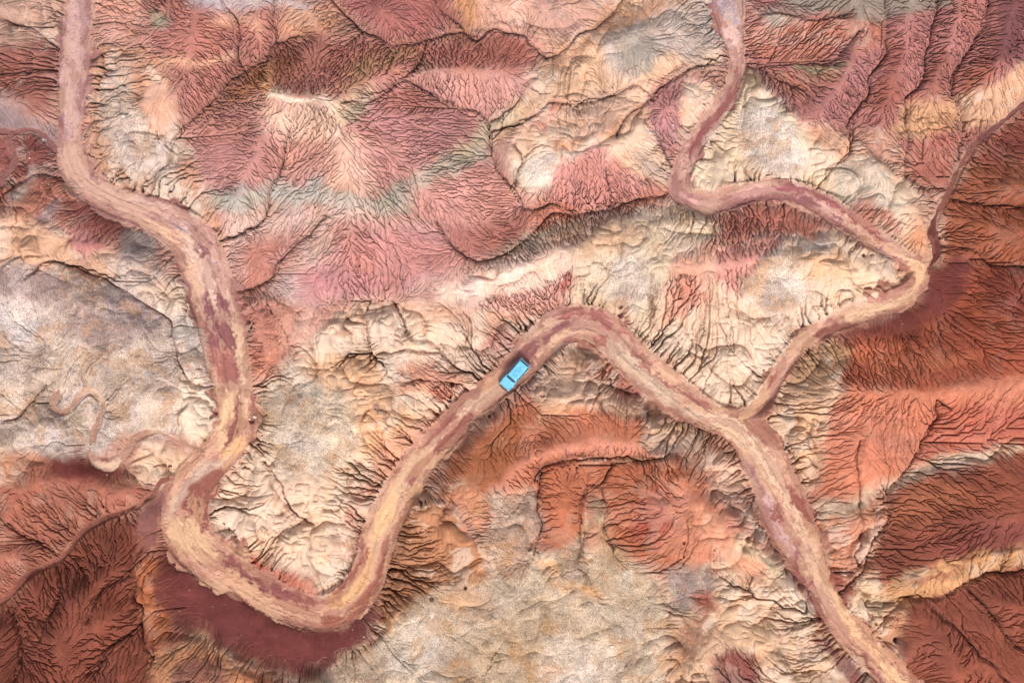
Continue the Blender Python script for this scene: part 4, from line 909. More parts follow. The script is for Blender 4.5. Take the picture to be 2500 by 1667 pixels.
def finish_terrain(T):
    import time; t0 = time.time()
    h, A, we, ux, uy, XX, YY, GP = T['h'], T['A'], T['we'], T['ux'], T['uy'], T['XX'], T['YY'], T['GP']
    rill, lump, grav = T['Fm'][..., 0], T['Fm'][..., 1], T['Fm'][..., 2]
    out = sstep(-2, 5, we)
    # ---- rills: narrow trenches along the drainage lines
    lA = np.log2(np.maximum(A, 1e-6)).astype(f32)            # m2
    h = np.where(T['inw'], 0, h)
    h = h + .35 * (blur(T['fine'], 1) - h) * out
    h = blur(h, 1)
    sp = np.maximum(np.maximum(sstep(1900, 2150, ux) * sstep(200, 420, uy), sstep(880, 1020, uy)), .3 * sstep(1650, 1750, ux))
    sp = np.maximum(sp, .6 * (1 - sstep(150, 330, ux)) * sstep(60, 120, uy))
    thr = -4.7 + 1.3 * sp + 1.5 * fbm(ux, uy, 110, 3, 31) + 1.2 * (1 - np.clip(rill, 0, 1))
    d = sstep(0, 3.0, lA - thr)
    big = sstep(1.5, 8.0, lA)
    vein = .45 * d + .55 * blur(d, 1)
    carve = (vein * (.62 - .08 * sp + (1.1 + .9 * sp) * big) * (1 + .9 * fbm(ux, uy, 170, 2, 37)) + blur(big, 3) * .7).astype(f32) * (.02 + rill) * sstep(-1, 6, we) * T['sl']
    # ---- lumps: smooth lobes parted by sharp creases
    qx, qy = ux + 22 * fbm(ux, uy, 70, 2, 41), uy + 22 * fbm(ux, uy, 70, 2, 43)
    b1 = np.abs(fbm(qx, qy, 84, 2, 51, .35)); b2 = np.abs(fbm(qx, qy, 36, 1, 61)); b3 = np.abs(fbm(qx, qy, 15, 1, 71))
    msk = sstep(-.3, .4, fbm(ux, uy, 120, 2, 75))
    billow = 1.35 * np.sqrt(b1 + .0015) + .95 * np.sqrt(b2 + .002) * msk +   .27 * np.sqrt(b3 + .003)
    L = blur(lump * (1 - .4 * grav), 10) * sstep(0, 10, we)
    near = 1 + 1.3 * (1 - sstep(8, 60, we))
    crack = (blur(sstep(.2, 4.0, lA), 1) * .62 + blur(sstep(-1.0, 4.5, lA), 3) * 2.1) * near * (1 + 1.6 * fbm(ux, uy, 90, 2, 38))
    carve2 = crack * np.clip(lump * (1 - .6 * grav), 0, 1) * sstep(-1, 6, we)
    gd = GP.sample(T['GD'], ux + 9 * fbm(ux, uy, 40, 4, 33, .6), uy + 9 * fbm(ux, uy, 40, 4, 34, .6))
    T['gd'] = gd
    carve2 = carve2 + ((1 - sstep(.3, 2.8, gd)) * (.42 + .9 * np.clip(fbm(ux, uy, 60, 2, 36), -.4, .5)) + (1 - sstep(1, 10, gd)) * .35) * sstep(-1, 6, we)
    h = h + (billow - 1.35) * L * 1.6 - carve - carve2
    # ---- scarps beside the wash
    bank = sstep(0, 6, we + 3 * fbm(XX, YY, 16, 3, 81)) * np.clip(.08 + .35 * lump + .04 * rill + .5 * fbm(ux, uy, 130, 2, 83), .03, 1)
    h = h + bank
    # gravel and general roughness
    h = h + grav * out * (1 - .55 * sstep(1250, 1400, uy)) * (.6 * fbm(ux, uy, 75, 4, 92) + .12 * fbm(ux, uy, 18, 3, 93) + .05 * fbm(XX, YY, 7, 2, 91) + .03 * (np.random.RandomState(3).rand(*h.shape).astype(f32) - .5))
    h = h + .03 * fbm(XX, YY, 9, 3, 95) * out
    for px, py, pr, pd in PITS:
        h = h - pd * np.exp(-(((XX - px) ** 2 + (YY - py) ** 2) / pr ** 2) ** 2).astype(f32)
    # ---- wash floor: low bars and threads
    wt = GP.sample(T['WT'], ux, uy); ws = GP.sample(T['WS'], ux, uy)
    car = sstep(30, 70, np.hypot(XX - CAR_U[0], YY - CAR_U[1]))
    qn = fbm(ux, uy, 14, 4, 211, .6)
    st2 = fbm(ws / 4.5, wt + 9 * qn, 18, 5, 161, .62)
    T['st2'] = st2; T['qn'] = qn
    tr = wt - 9 * vnoise(ws / 260, ws * 0, 213) - 3 * vnoise(ws / 60, ws * 0, 214)
    rut = np.exp(-((np.abs(tr) - 12.7) / 2.4) ** 2) * sstep(-.6, .2, vnoise(ws / 90, ws * 0 + .5, 215)) * (GP.sample(T['WID'], ux, uy) < .5)
    tr2 = wt + 16 - 7 * vnoise(ws / 200, ws * 0, 216)
    rut = np.maximum(rut, .7 * np.exp(-((np.abs(tr2) - 12.7) / 2.2) ** 2) * sstep(-.2, .4, vnoise(ws / 120, ws * 0 + .5, 217)) * (GP.sample(T['WID'], ux, uy) < .5))
    T['rut'] = rut
    h = h + (1 - out) * (sstep(.10, .14, -st2) * .07 - sstep(.09, .13, st2) * .06 - rut * .07) * (.2 + .8 * car)
    h = h + (1 - out) * (.07 * fbm(ws / 8, wt + 4 * fbm(ux, uy, 40, 2, 97), 13, 3, 99) + .03 * fbm(XX, YY, 6, 2, 98)) * (.15 + .85 * car)
    h = h.astype(f32)
    print('finish', time.time() - t0)
    T['h2'] = h; T['carve'] = carve + carve2; T['billow'] = billow
    return T

def colours(T):
    ux, uy, XX, YY, GP, we = T['ux'], T['uy'], T['XX'], T['YY'], T['GP'], T['we']
    n1 = fbm(ux, uy, 46, 6, 101, .62); n2 = fbm(ux, uy, 46, 6, 111, .62)
    gx = ux + 24 * n1; gy = uy + 24 * n2
    c = GP.sample(T['F'][..., :3].copy(), gx, gy)
    # weathering: broad and small changes of tone and hue
    v = fbm(ux, uy, 90, 4, 121); v2 = fbm(ux, uy, 22, 4, 131); v3 = fbm(ux, uy, 60, 3, 141)
    c = c * (1 + .22 * v + .22 * v2)[..., None]
    hue = np.stack([1 + .06 * v3, 1 - .02 * v3, 1 - .16 * v3], -1)
    c = c * hue
    G_ = T['Fm'][..., 2][..., None]; Lm = T['Fm'][..., 1][..., None]
    # gravelly ground: mottled between pale, ochre and umber grit
    q1 = fbm(ux, uy, 30, 6, 171, .7); q2 = fbm(ux, uy, 55, 5, 181, .65)
    c = c * (1 + .36 * q1[..., None] * (.3 + G_))
    umb = sstep(.10, .32, fbm(ux + 12 * n1, uy, 85, 5, 186, .62))[..., None] * .45 * G_
    c = c + (np.array(lin((142, 118, 104)), f32) - c) * umb
    och = np.array(lin((186, 142, 92)), f32); c = c + (och - c) * (sstep(.06, .3, q2)[..., None] * .5 * G_)
    # iron stains on the pale clay
    r1 = np.abs(fbm(ux + 10 * n1, uy + 10 * n2, 52, 3, 191)); st_ = (1 - sstep(.0, .10, r1)) * sstep(-.15, .25, fbm(ux, uy, 90, 3, 193))
    rust = np.array(lin((206, 138, 92)), f32); c = c + (rust - c) * (st_[..., None] * .5 * Lm)
    pl = sstep(.12, .3, fbm(ux, uy, 44, 5, 197, .6))[..., None] * Lm * .55
    c = c + (np.array(lin((236, 220, 200)), f32) - c) * pl
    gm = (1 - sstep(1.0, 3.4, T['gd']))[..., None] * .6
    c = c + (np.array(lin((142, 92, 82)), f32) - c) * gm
    c = c * (1 + G_ * np.array([.03, -.01, -.03], f32))
    # fines washed down the slope: each rill carries the tone of the ground above it
    rcv, order, off = T['net']
    n = rcv.size
    W = np.ones(n); acc = np.concatenate([c.reshape(-1, 3).astype(np.float64), np.random.RandomState(5).randn(n, 1)], 1)
    dec = np.array([1., 1., 1., .97])
    for k in range(len(off) - 2, 0, -1):
        nd = order[off[k]:off[k + 1]]; r = rcv[nd]
        np.add.at(W, r, W[nd]); np.add.at(acc, r, acc[nd] * dec)
    mean = (acc[:, :3] / W[:, None]).reshape(c.shape).astype(f32)
    stk = (acc[:, 3] / np.sqrt(W)).reshape(we.shape).astype(f32)
    stk = blur(np.clip(stk, -2.5, 2.5), 1)
    lw = sstep(2, 7, np.log2(W).reshape(we.shape).astype(f32))
    c = c + (mean - c) * (.75 * lw * (1 - T['Fm'][..., 2]))[..., None]
    c = c * (1 + .11 * stk * (.25 + T['Fm'][..., 0]))[..., None]
    # wash floor: streaks that follow the flow
    wx = ux + 8 * n1 + 16 * T['qn']; wy = uy + 10 * n2 - 12 * T['qn']
    cw = GP.sample(T['C'], wx, wy)
    nid = T['WS']; wt = GP.sample(T['WT'], ux, uy)
    ws = GP.sample(nid, ux, uy)
    wt = wt + 3 * n1
    st = fbm(ws / 12, wt, 4, 4, 151, .6); st2 = T['st2']
    cw = cw * (1.17 + .2 * st)[..., None]
    mud = np.array(lin((150, 92, 78)), f32); sand = np.array(lin((220, 176, 134)), f32)
    mm = sstep(.10, .16, st2)[..., None] * .4; ms = sstep(.06, .14, -st2)[..., None] * .4
    cw = cw * (1 - .26 * T['rut'])[..., None]
    em = (sstep(-15, -4, we + 30 * fbm(ux, uy, 60, 4, 221, .6)) * .62)[..., None]
    cw = cw + (mud - cw) * em
    wide = (T['GP'].sample(T['WW'], ux, uy) > 12).astype(f32)[..., None]
    mm = mm * wide; ms = ms * wide
    cw = cw + (mud - cw) * mm; cw = cw + (sand - cw) * ms
    m = np.where(T['inw'], 1, (1 - sstep(0, 9, we + 9 * n1 + 4)) * .55 * (GP.sample(T['WW'], ux, uy) > 15))[..., None]
    out = c + (cw - c) * m
    lum = out @ np.array([.3, .55, .15], f32)
    out = lum[..., None] + (out - lum[..., None]) * ((.76 + .09 * np.maximum(sstep(1650, 2050, ux) * sstep(250, 600, uy), sstep(850, 1000, uy)))[..., None] + .06 * T['Fm'][..., 1][..., None] * (1 - m))
    lw_ = np.clip(T['Fm'][..., 1] * 1.1, 0, 1)[..., None] * (1 - m)
    out = out * (np.array([1.05, .985, .93], f32) * (1 - lw_) + np.array([1.02, .92, .885], f32) * lw_)
    spz = np.maximum(sstep(1900, 2150, ux) * sstep(200, 420, uy), sstep(880, 1020, uy))[..., None] * (1 - m) * np.clip(1 - T['Fm'][..., 2] * 1.5 - T['Fm'][..., 1] * .7, 0, 1)[..., None]
    out = out * (1 - .13 * spz)
    up = ((1 - sstep(640, 820, uy)) * (1 - sstep(1850, 2100, ux) * sstep(250, 420, uy)))[..., None] * (1 - lw_)
    out = out * (1 + up * np.array([-.02, -.02, .10], f32))
    out = out / (1 + .22 * lum[..., None])
    T['col'] = np.clip(out, .01, .95).astype(f32)
    return T

if bpy is None:
    import sys, time
    st = float(sys.argv[1]) if len(sys.argv) > 1 else 2.6
    T = colours(finish_terrain(make_terrain(st)))
    h = T['h2']; xs, ys = T['xs'], T['ys']
    i0, i1 = np.searchsorted(xs, [0, 2352]); j0, j1 = np.searchsorted(ys, [0, 1568])
    H = h[j0:j1, i0:i1]; d = st * S
    gy, gx = np.gradient(H, d)
    nz = 1 / np.sqrt(1 + gx ** 2 + gy ** 2)
    el = math.radians(SUN_EL)
    sh = np.clip(nz * math.sin(el) - gy * nz * math.cos(el), 0, None)
    ao = np.clip(1 - .9 * np.clip(blur(H, 6) - H, 0, 1) * 3, .3, 1)
    lit = (.45 * nz * ao + .75 * sh)
    img = np.clip(T['col'][j0:j1, i0:i1] * lit[..., None], 0, 1) ** (1 / 2.2)
    import OpenImageIO as oiio
    o = oiio.ImageOutput.create('/workdir/dev/prev.png'); sp = oiio.ImageSpec(img.shape[1], img.shape[0], 3, 'uint8')
    o.open('/workdir/dev/prev.png', sp); o.write_image(np.ascontiguousarray((img * 255).astype(np.uint8))); o.close()
    g = np.repeat(np.clip(lit, 0, 1)[..., None], 3, 2) ** .8
    o = oiio.ImageOutput.create('/workdir/dev/shade.png'); o.open('/workdir/dev/shade.png', sp); o.write_image(np.ascontiguousarray((g * 255).astype(np.uint8))); o.close()
    print(img.shape)
    raise SystemExit

# ================================================================= BLENDER SIDE
col = bpy.context.scene.collection

def set_props(o, **kw):
    for k, v in kw.items(): o[k] = v
    return o

def build_sheet(name, T, facemask, mat, kind='structure'):
    ny, nx = T['h2'].shape
    fy, fx = np.nonzero(facemask)
    v00 = (fy * nx + fx).astype(np.int64); v10 = v00 + 1; v01 = v00 + nx; v11 = v01 + 1
    quads = np.stack([v00, v01, v11, v10], 1)
    used = np.zeros(ny * nx, bool); used[quads.ravel()] = True
    remap = np.cumsum(used) - 1
    idx = np.nonzero(used)[0]
    q = remap[quads].astype(np.int32)
    X = (T['XX'].ravel()[idx] - CX) * S; Y = (CY - T['YY'].ravel()[idx]) * S; Z = T['h2'].ravel()[idx]
    co = np.stack([X, Y, Z], 1).astype(f32)
    me = bpy.data.meshes.new(name)
    me.vertices.add(len(idx)); me.vertices.foreach_set('co', co.ravel())
    me.loops.add(q.size); me.loops.foreach_set('vertex_index', q.ravel())
    me.polygons.add(len(q)); me.polygons.foreach_set('loop_start', np.arange(0, q.size, 4, dtype=np.int32))
    try: me.polygons.foreach_set('loop_total', np.full(len(q), 4, np.int32))
    except Exception: pass
    me.update(calc_edges=True)
    me.polygons.foreach_set('use_smooth', np.ones(len(q), bool))
    a = me.attributes.new('Tone', 'FLOAT_COLOR', 'POINT')
    c = T['col'].reshape(-1, 3)[idx]; c4 = np.concatenate([c, np.ones((len(c), 1), f32)], 1).astype(f32)
    a.data.foreach_set('color', c4.ravel())
    g = me.attributes.new('Grain', 'FLOAT', 'POINT')
    g.data.foreach_set('value', T['grain'].ravel()[idx].astype(f32))
    me.materials.append(mat)
    o = bpy.data.objects.new(name, me); col.objects.link(o)
    o['kind'] = kind
    return o

def earth_material(name, fine=1.0):
    m = bpy.data.materials.new(name); m.use_nodes = True
    nt = m.node_tree; N = nt.nodes; L = nt.links
    b = N['Principled BSDF']; b.inputs['Roughness'].default_value = .95
    b.inputs['Specular IOR Level'].default_value = .12
    at = N.new('ShaderNodeAttribute'); at.attribute_name = 'Tone'
    gr = N.new('ShaderNodeAttribute'); gr.attribute_name = 'Grain'
    tc = N.new('ShaderNodeTexCoord')
    def noise(scale, det, rough=.6):
        n = N.new('ShaderNodeTexNoise'); n.inputs['Scale'].default_value = scale
        n.inputs['Detail'].default_value = det; n.inputs['Roughness'].default_value = rough
        L.new(tc.outputs['Object'], n.inputs['Vector']); return n
    n1 = noise(8.0, 3, .75); n2 = noise(1.1, 5, .65)
    # speckle multiplies the tone: 1 + grain * k * (n - .5)
    def math_(op, a, b_):
        n = N.new('ShaderNodeMath'); n.operation = op
        for i, v in enumerate((a, b_)):
            if isinstance(v, (int, float)): n.inputs[i].default_value = v
            else: L.new(v, n.inputs[i])
        return n.outputs[0]
    s1 = math_('MULTIPLY', math_('SUBTRACT', n1.outputs['Fac'], .5), math_('ADD', math_('MULTIPLY', gr.outputs['Fac'], 3.3), .55))
    s2 = math_('MULTIPLY', math_('SUBTRACT', n2.outputs['Fac'], .5), .5)
    f = math_('ADD', math_('ADD', s1, s2), 1.0)
    f = math_('MAXIMUM', f, .25)
    vm = N.new('ShaderNodeVectorMath'); vm.operation = 'SCALE'
    L.new(at.outputs['Color'], vm.inputs[0]); L.new(f, vm.inputs['Scale'])
    L.new(vm.outputs[0], b.inputs['Base Color'])
    n3 = noise(9.0, 4, .7)
    bp = N.new('ShaderNodeBump'); bp.inputs['Strength'].default_value = .55 * fine; bp.inputs['Distance'].default_value = .12
    L.new(n3.outputs['Fac'], bp.inputs['Height']); L.new(bp.outputs[0], b.inputs['Normal'])
    return m

ALB = .66
STEP = 1.08
T = colours(finish_terrain(make_terrain(STEP)))
T['grain'] = np.where(T['inw'], .12, .12 + .88 * T['Fm'][..., 2])
T['col'] = np.clip(T['col'] * ALB, 0.01, .85)
inw = T['inw']
face_in = inw[:-1, :-1] & inw[1:, :-1] & inw[:-1, 1:] & inw[1:, 1:]
wid = T['GP'].sample(np.where(T['WID'] <= 1, 0., 1.).astype(f32), T['ux'], T['uy'])[:-1, :-1] > .5
m_ground = earth_material('weathered clay')
m_wash = earth_material('silt and mud', .5)
build_sheet('ground', T, ~face_in, m_ground)
build_sheet('road', T, face_in & ~wid, m_wash)
build_sheet('streambed', T, face_in & wid, m_wash)

# ================================================================= THINGS
def ground_z(u, v):
    ix = np.interp(u, T['xs'], np.arange(len(T['xs']))); iy = np.interp(v, T['ys'], np.arange(len(T['ys'])))
    return float(T['h2'][int(round(iy)), int(round(ix))])
def plan(u, v, dz=0.): return ((u - CX) * S, (CY - v) * S, ground_z(u, v) + dz)

import bmesh
def mat(name, c, rough=.5, metal=0., coat=0., spec=.5, grime=None):
    m = bpy.data.materials.new(name); m.use_nodes = True
    nt = m.node_tree; b = nt.nodes['Principled BSDF']
    b.inputs['Base Color'].default_value = (*c, 1); b.inputs['Roughness'].default_value = rough
    b.inputs['Metallic'].default_value = metal; b.inputs['Coat Weight'].default_value = coat
    b.inputs['Specular IOR Level'].default_value = spec
    if grime:
        tc = nt.nodes.new('ShaderNodeTexCoord'); n = nt.nodes.new('ShaderNodeTexNoise'); n.inputs['Scale'].default_value = grime[1]
        n.inputs['Detail'].default_value = 6
        r = nt.nodes.new('ShaderNodeValToRGB'); r.color_ramp.elements[0].position = .42; r.color_ramp.elements[1].position = .75
        r.color_ramp.elements[0].color = (*c, 1); r.color_ramp.elements[1].color = (*grime[0], 1)
        nt.links.new(tc.outputs['Object'], n.inputs['Vector']); nt.links.new(n.outputs['Fac'], r.inputs[0]); nt.links.new(r.outputs[0], b.inputs['Base Color'])
    return m

def link(name, bm, material, parent=None, smooth=False, bevel=0.):
    me = bpy.data.meshes.new(name); bmesh.ops.recalc_face_normals(bm, faces=bm.faces); bm.to_mesh(me); bm.free()
    me.materials.append(material)
    if smooth:
        for p in me.polygons: p.use_smooth = True
    o = bpy.data.objects.new(name, me); col.objects.link(o)
    if parent: o.parent = parent
    if bevel:
        b = o.modifiers.new('bevel', 'BEVEL'); b.width = bevel; b.segments = 2; b.limit_method = 'ANGLE'
    return o

def box(bm, x0, x1, y0, y1, z0, z1, tx0=0, tx1=0, ty=0):
    """box whose top is drawn in by tx0 (rear), tx1 (front), ty (sides)"""
    v = [bm.verts.new(p) for p in ((x0, y0, z0), (x1, y0, z0), (x1, y1, z0), (x0, y1, z0),
         (x0 + tx0, y0 + ty, z1), (x1 - tx1, y0 + ty, z1), (x1 - tx1, y1 - ty, z1), (x0 + tx0, y1 - ty, z1))]
    for f in ((0, 3, 2, 1), (4, 5, 6, 7), (0, 1, 5, 4), (1, 2, 6, 5), (2, 3, 7, 6), (3, 0, 4, 7)):
        bm.faces.new([v[i] for i in f])
    return v

def loft(bm, rings, cap=True):
    R_ = [[bm.verts.new(p) for p in r] for r in rings]; n = len(R_[0])
    for a, b in zip(R_, R_[1:]):
        for i in range(n): bm.faces.new((a[i], a[(i + 1) % n], b[(i + 1) % n], b[i]))
    if cap: bm.faces.new(R_[0][::-1]); bm.faces.new(R_[-1])

def disc_y(bm, cx, cz, y0, y1, prof, n=28):
    """lathe about an axis along y; prof = [(y fraction, radius)]"""
    rings = []
    for f, r in prof:
        y = y0 + (y1 - y0) * f
        rings.append([(cx + r * math.cos(2 * math.pi * i / n), y, cz + r * math.sin(2 * math.pi * i / n)) for i in range(n)])
    loft(bm, rings)

def make_car():
    blue = mat('sky blue paint', (.085, .33, .48), .5, 0, .25, .4, grime=((.15, .42, .55), 3.5))
    deep = mat('shaded blue seam', (.02, .16, .32), .5)
    dark = mat('black plastic', (.012, .012, .014), .6)
    glass = mat('tinted glass', (.008, .014, .02), .08, 0, 0, .7)
    rubber = mat('tyre rubber', (.02, .018, .017), .85)
    metal = mat('steel', (.45, .45, .46), .35, 1)
    lamp = mat('clear lamp', (.75, .75, .72), .12); red = mat('red lamp', (.4, .02, .015), .2); amber = mat('amber lamp', (.6, .2, .02), .25)
    root = bpy.data.objects.new('parked_car', None); col.objects.link(root)
    root['label'] = 'sky blue boxy off-road car parked on the sandy wash, the only vehicle'
    root['category'] = 'car'
    # x forward, rear face at x=0 ... nose at 4.45, bumper to 4.72; centre shifted at the end
    ox = -2.33
    def X(v): return v + ox
    bm = bmesh.new()
    # lower body: station loft with rounded shoulders
    st = [(.02, .80, .50, 1.12), (.10, .86, .45, 1.18), (.60, .90, .42, 1.20), (1.6, .915, .40, 1.20), (2.6, .91, .40, 1.20), (3.05, .895, .40, 1.18), (3.6, .88, .42, 1.15), (4.2, .865, .45, 1.10), (4.42, .85, .50, 1.04)]
    rings = []
    for x, w, zb, zt in st:
        rings.append([(X(x), -w * .93, zb), (X(x), -w, zb + .12), (X(x), -w, zt - .16), (X(x), -w * .965, zt - .04), (X(x), -w * .90, zt),
                      (X(x), w * .90, zt), (X(x), w * .965, zt - .04), (X(x), w, zt - .16), (X(x), w, zb + .12), (X(x), w * .93, zb)])
    loft(bm, rings)
    body = link('body', bm, blue, root, bevel=.012)
    # wheel arch flares
    for x in (.88, 3.62):
        for sy in (-1, 1):
            bm = bmesh.new(); r = []
            n = 12
            for i in range(n + 1):
                a = math.pi * i / n
                ro, ri = .50, .44
                r.append([(X(x) + ri * math.cos(a), sy * .86, .40 + ri * math.sin(a)), (X(x) + ro * math.cos(a), sy * .86, .40 + ro * math.sin(a)),
                          (X(x) + ro * .98 * math.cos(a), sy * .955, .40 + ro * .98 * math.sin(a)), (X(x) + ri * math.cos(a), sy * .955, .40 + ri * math.sin(a))])
            loft(bm, r); link('wheel_arch', bm, blue, root)
    # cabin shell: pillars and panels between the glass (tapers inward to the roof)
    def side_y(z): return .865 - (z - 1.19) * .30          # half width of cabin at height z
    bm = bmesh.new()
    zb, zt = 1.19, 1.80
    loft(bm, [[(X(.10), -side_y(zb), zb), (X(3.06), -side_y(zb), zb), (X(3.06), side_y(zb), zb), (X(.10), side_y(zb), zb)],
              [(X(.30), -side_y(zt), zt), (X(2.80), -side_y(zt), zt), (X(2.80), side_y(zt), zt), (X(.30), side_y(zt), zt)]])
    cabin = link('cabin', bm, blue, root, bevel=.02)
    # side windows: three each side, sitting just proud of the shell
    for sy in (-1, 1):
        for x0, x1, k in ((.38, 1.14, 0), (1.22, 1.98, 0), (2.06, 2.82, 1)):
            bm = bmesh.new()
            z0, z1 = 1.255, 1.72
            def pt(x, z, o): return (X(x), sy * (side_y(z) + o), z)
            xr0 = x0 + (.07 if x0 < .5 else 0); xr1 = x1 - (.13 if k else 0)
            q = [(x0, z0), (x1, z0), (xr1, z1), (xr0, z1)]
            loft(bm, [[pt(x, z, -.01) for x, z in q], [pt(x, z, .012) for x, z in q]])
            link('side_window', bm, glass, root)
        # drip rail and belt moulding
        bm = bmesh.new(); box(bm, X(.30), X(2.80), sy * .715 - .012, sy * .715 + .012, 1.765, 1.80); link('drip_rail', bm, blue, root)
        bm = bmesh.new(); box(bm, X(.12), X(4.30), sy * .905 - .012, sy * .905 + .022, .80, .86); link('side_moulding', bm, dark, root)
        for x in (1.30, 2.15):
            bm = bmesh.new(); box(bm, X(x), X(x + .16), sy * .915 - .01, sy * .915 + .035, 1.0, 1.04); link('door_handle', bm, dark, root, bevel=.005)
    # windscreen and rear window
    def slab(x0, z0, x1, z1, w0, w1, o, name, m):
        bm = bmesh.new(); dx, dz = x1 - x0, z1 - z0; l = math.hypot(dx, dz); nx_, nz_ = (dz / l, -dx / l)
        if o < 0: nx_, nz_ = -nx_, -nz_
        a = abs(o)
        q = [(x0, -w0, z0), (x0, w0, z0), (x1, w1, z1), (x1, -w1, z1)]
        loft(bm, [[(X(x) - nx_ * .01, y, z - nz_ * .01) for x, y, z in q], [(X(x) + nx_ * a, y, z + nz_ * a) for x, y, z in q]])
        return link(name, bm, m, root)
    ws_ = slab(3.07, 1.22, 2.79, 1.79, .745, .665, .012, 'windscreen', glass)
    slab(.13, 1.27, .275, 1.72, .66, .58, -.012, 'rear_window', glass)
    for y0 in (-.42, .12):
        bm = bmesh.new(); box(bm, X(2.98), X(3.0), y0, y0 + .5, 1.30, 1.335); link('wiper', bm, dark, ws_)
    # roof: slightly crowned panel with pressed ribs
    bm = bmesh.new(); rr = []
    for i in range(13):
        y = -.675 + 1.35 * i / 12; z = 1.845 - .045 * (y / .70) ** 2
        rr.append((y, z))
    top = []
    for x, sc_ in ((.31, .965), (.36, 1.), (2.74, 1.), (2.80, .965)):
        ring = [(X(x), y * sc_, z - (.02 if sc_ < 1 else 0)) for y, z in rr] + [(X(x), .675 * sc_, 1.785), (X(x), -.675 * sc_, 1.785)]
        top.append(ring)
    loft(bm, top); roof = link('roof', bm, blue, root, bevel=.006)
    for y in (-.30, -.16, .0, .16, .30):
        bm = bmesh.new(); z = 1.845 - .045 * (y / .70) ** 2
        L_ = .55 if abs(y) < .2 else .75
        box(bm, X(.30 + L_), X(2.76 - L_ * .45), y - .018, y + .018, z - .01, z + .014, .02, .02, .008); link('roof_rib', bm, deep, roof)
    # bonnet with a raised panel, cowl vent
    bm = bmesh.new(); box(bm, X(3.20), X(4.41), -.835, .835, 1.10, 1.135, .01, .02, .02); bonnet = link('bonnet', bm, blue, root, bevel=.01)
    bm = bmesh.new(); box(bm, X(3.23), X(4.37), -.745, .745, 1.12, 1.139); link('panel_gap', bm, deep, bonnet)
    bm = bmesh.new(); box(bm, X(3.27), X(4.32), -.70, .70, 1.13, 1.160, .02, .02, .02); link('bonnet_panel', bm, blue, bonnet, bevel=.008)
    bm = bmesh.new(); box(bm, X(3.12), X(3.19), -.66, .50, 1.17, 1.20); link('cowl_vent', bm, dark, root)
    # nose
    bm = bmesh.new(); box(bm, X(4.41), X(4.45), -.62, .62, .62, 1.0); g = link('grille', bm, dark, root)
    for z in (.70, .79, .88):
        bm = bmesh.new(); box(bm, X(4.445), X(4.47), -.58, .58, z - .012, z + .012); link('grille_bar', bm, metal, g)
    for sy in (-1, 1):
        bm = bmesh.new(); n = 20
        loft(bm, [[(X(4.42), sy * .70 + .095 * math.cos(2 * math.pi * i / n), .86 + .095 * math.sin(2 * math.pi * i / n)) for i in range(n)],
                  [(X(4.475), sy * .70 + .08 * math.cos(2 * math.pi * i / n), .86 + .08 * math.sin(2 * math.pi * i / n)) for i in range(n)]])
        link('headlight', bm, lamp, root)
        bm = bmesh.new(); box(bm, X(4.22), X(4.36), sy * .80 - .04, sy * .80 + .04, 1.09, 1.125, .02, .02, .01); link('indicator', bm, amber, root)
        bm = bmesh.new(); box(bm, X(-.015), X(.03), sy * .76 - .06, sy * .76 + .06, .66, .90); link('tail_light', bm, red, root)
    bm = bmesh.new(); r = []
    for i in range(17):                       # curved front bumper
        y = -.92 + 1.84 * i / 16; x = 4.50 + .24 * (1 - (abs(y) / .92) ** 2.2)
        r.append([(X(x - .20), y, .44), (X(x), y, .46), (X(x), y, .64), (X(x - .03), y, .67), (X(x - .20), y, .67)])
    loft(bm, r); link('front_bumper', bm, dark, root)
    bm = bmesh.new(); box(bm, X(4.70), X(4.735), -.09, .09, .53, .585); link('winch_hook', bm, metal, root)
    bm = bmesh.new(); box(bm, X(-.10), X(.06), -.88, .88, .46, .62, .02, .0, .02); link('rear_bumper', bm, blue, root, bevel=.02)
    bm = bmesh.new(); box(bm, X(-.02), X(.05), -.74, .74, .62, 1.14, .02, 0, .02); d = link('tailgate', bm, blue, root, bevel=.01)
    bm = bmesh.new(); box(bm, X(-.05), X(0), -.30, -.16, .92, .96); link('handle', bm, dark, d)
    bm = bmesh.new(); box(bm, X(.02), X(.055), -.72, .72, 1.21, 1.245); link('rear_sill', bm, mat('pale trim', (.55, .62, .66), .4), root)
    # chassis and wheels
    bm = bmesh.new(); box(bm, X(.2), X(4.3), -.55, .55, .30, .46); link('chassis', bm, dark, root)
    for x in (.88, 3.62):
        for sy in (-1, 1):
            bm = bmesh.new(); y0, y1 = (.70, .93) if sy > 0 else (-.70, -.93)
            disc_y(bm, X(x), .385, y0, y1, [(0, .22), (.02, .34), (.12, .385), (.88, .385), (.98, .34), (1, .22)])
            w_ = link('wheel', bm, rubber, root, smooth=False)
            bm = bmesh.new(); disc_y(bm, X(x), .385, y0 + sy * .10, y1 + sy * .008, [(0, .20), (.9, .21), (1, .20), (1.0, .06), (1.03, .05)], 20)
            link('rim', bm, metal, w_)
    return root

car = make_car()
car.rotation_euler = (0, 0, math.atan2(CAR_DIR[1], CAR_DIR[0]))
car.location = plan(*CAR_U)
# wheels rest on the highest wheel contact
zs = []
for wx_ in (-1.45, 1.29):
    for wy_ in (-.8, .8):
        a = car.rotation_euler.z
        px, py = car.location.x + wx_ * math.cos(a) - wy_ * math.sin(a), car.location.y + wx_ * math.sin(a) + wy_ * math.cos(a)
        zs.append(ground_z(px / S + CX, CY - py / S))
car.location.z = sum(zs) / 4 + .0
print('wheel ground', zs)

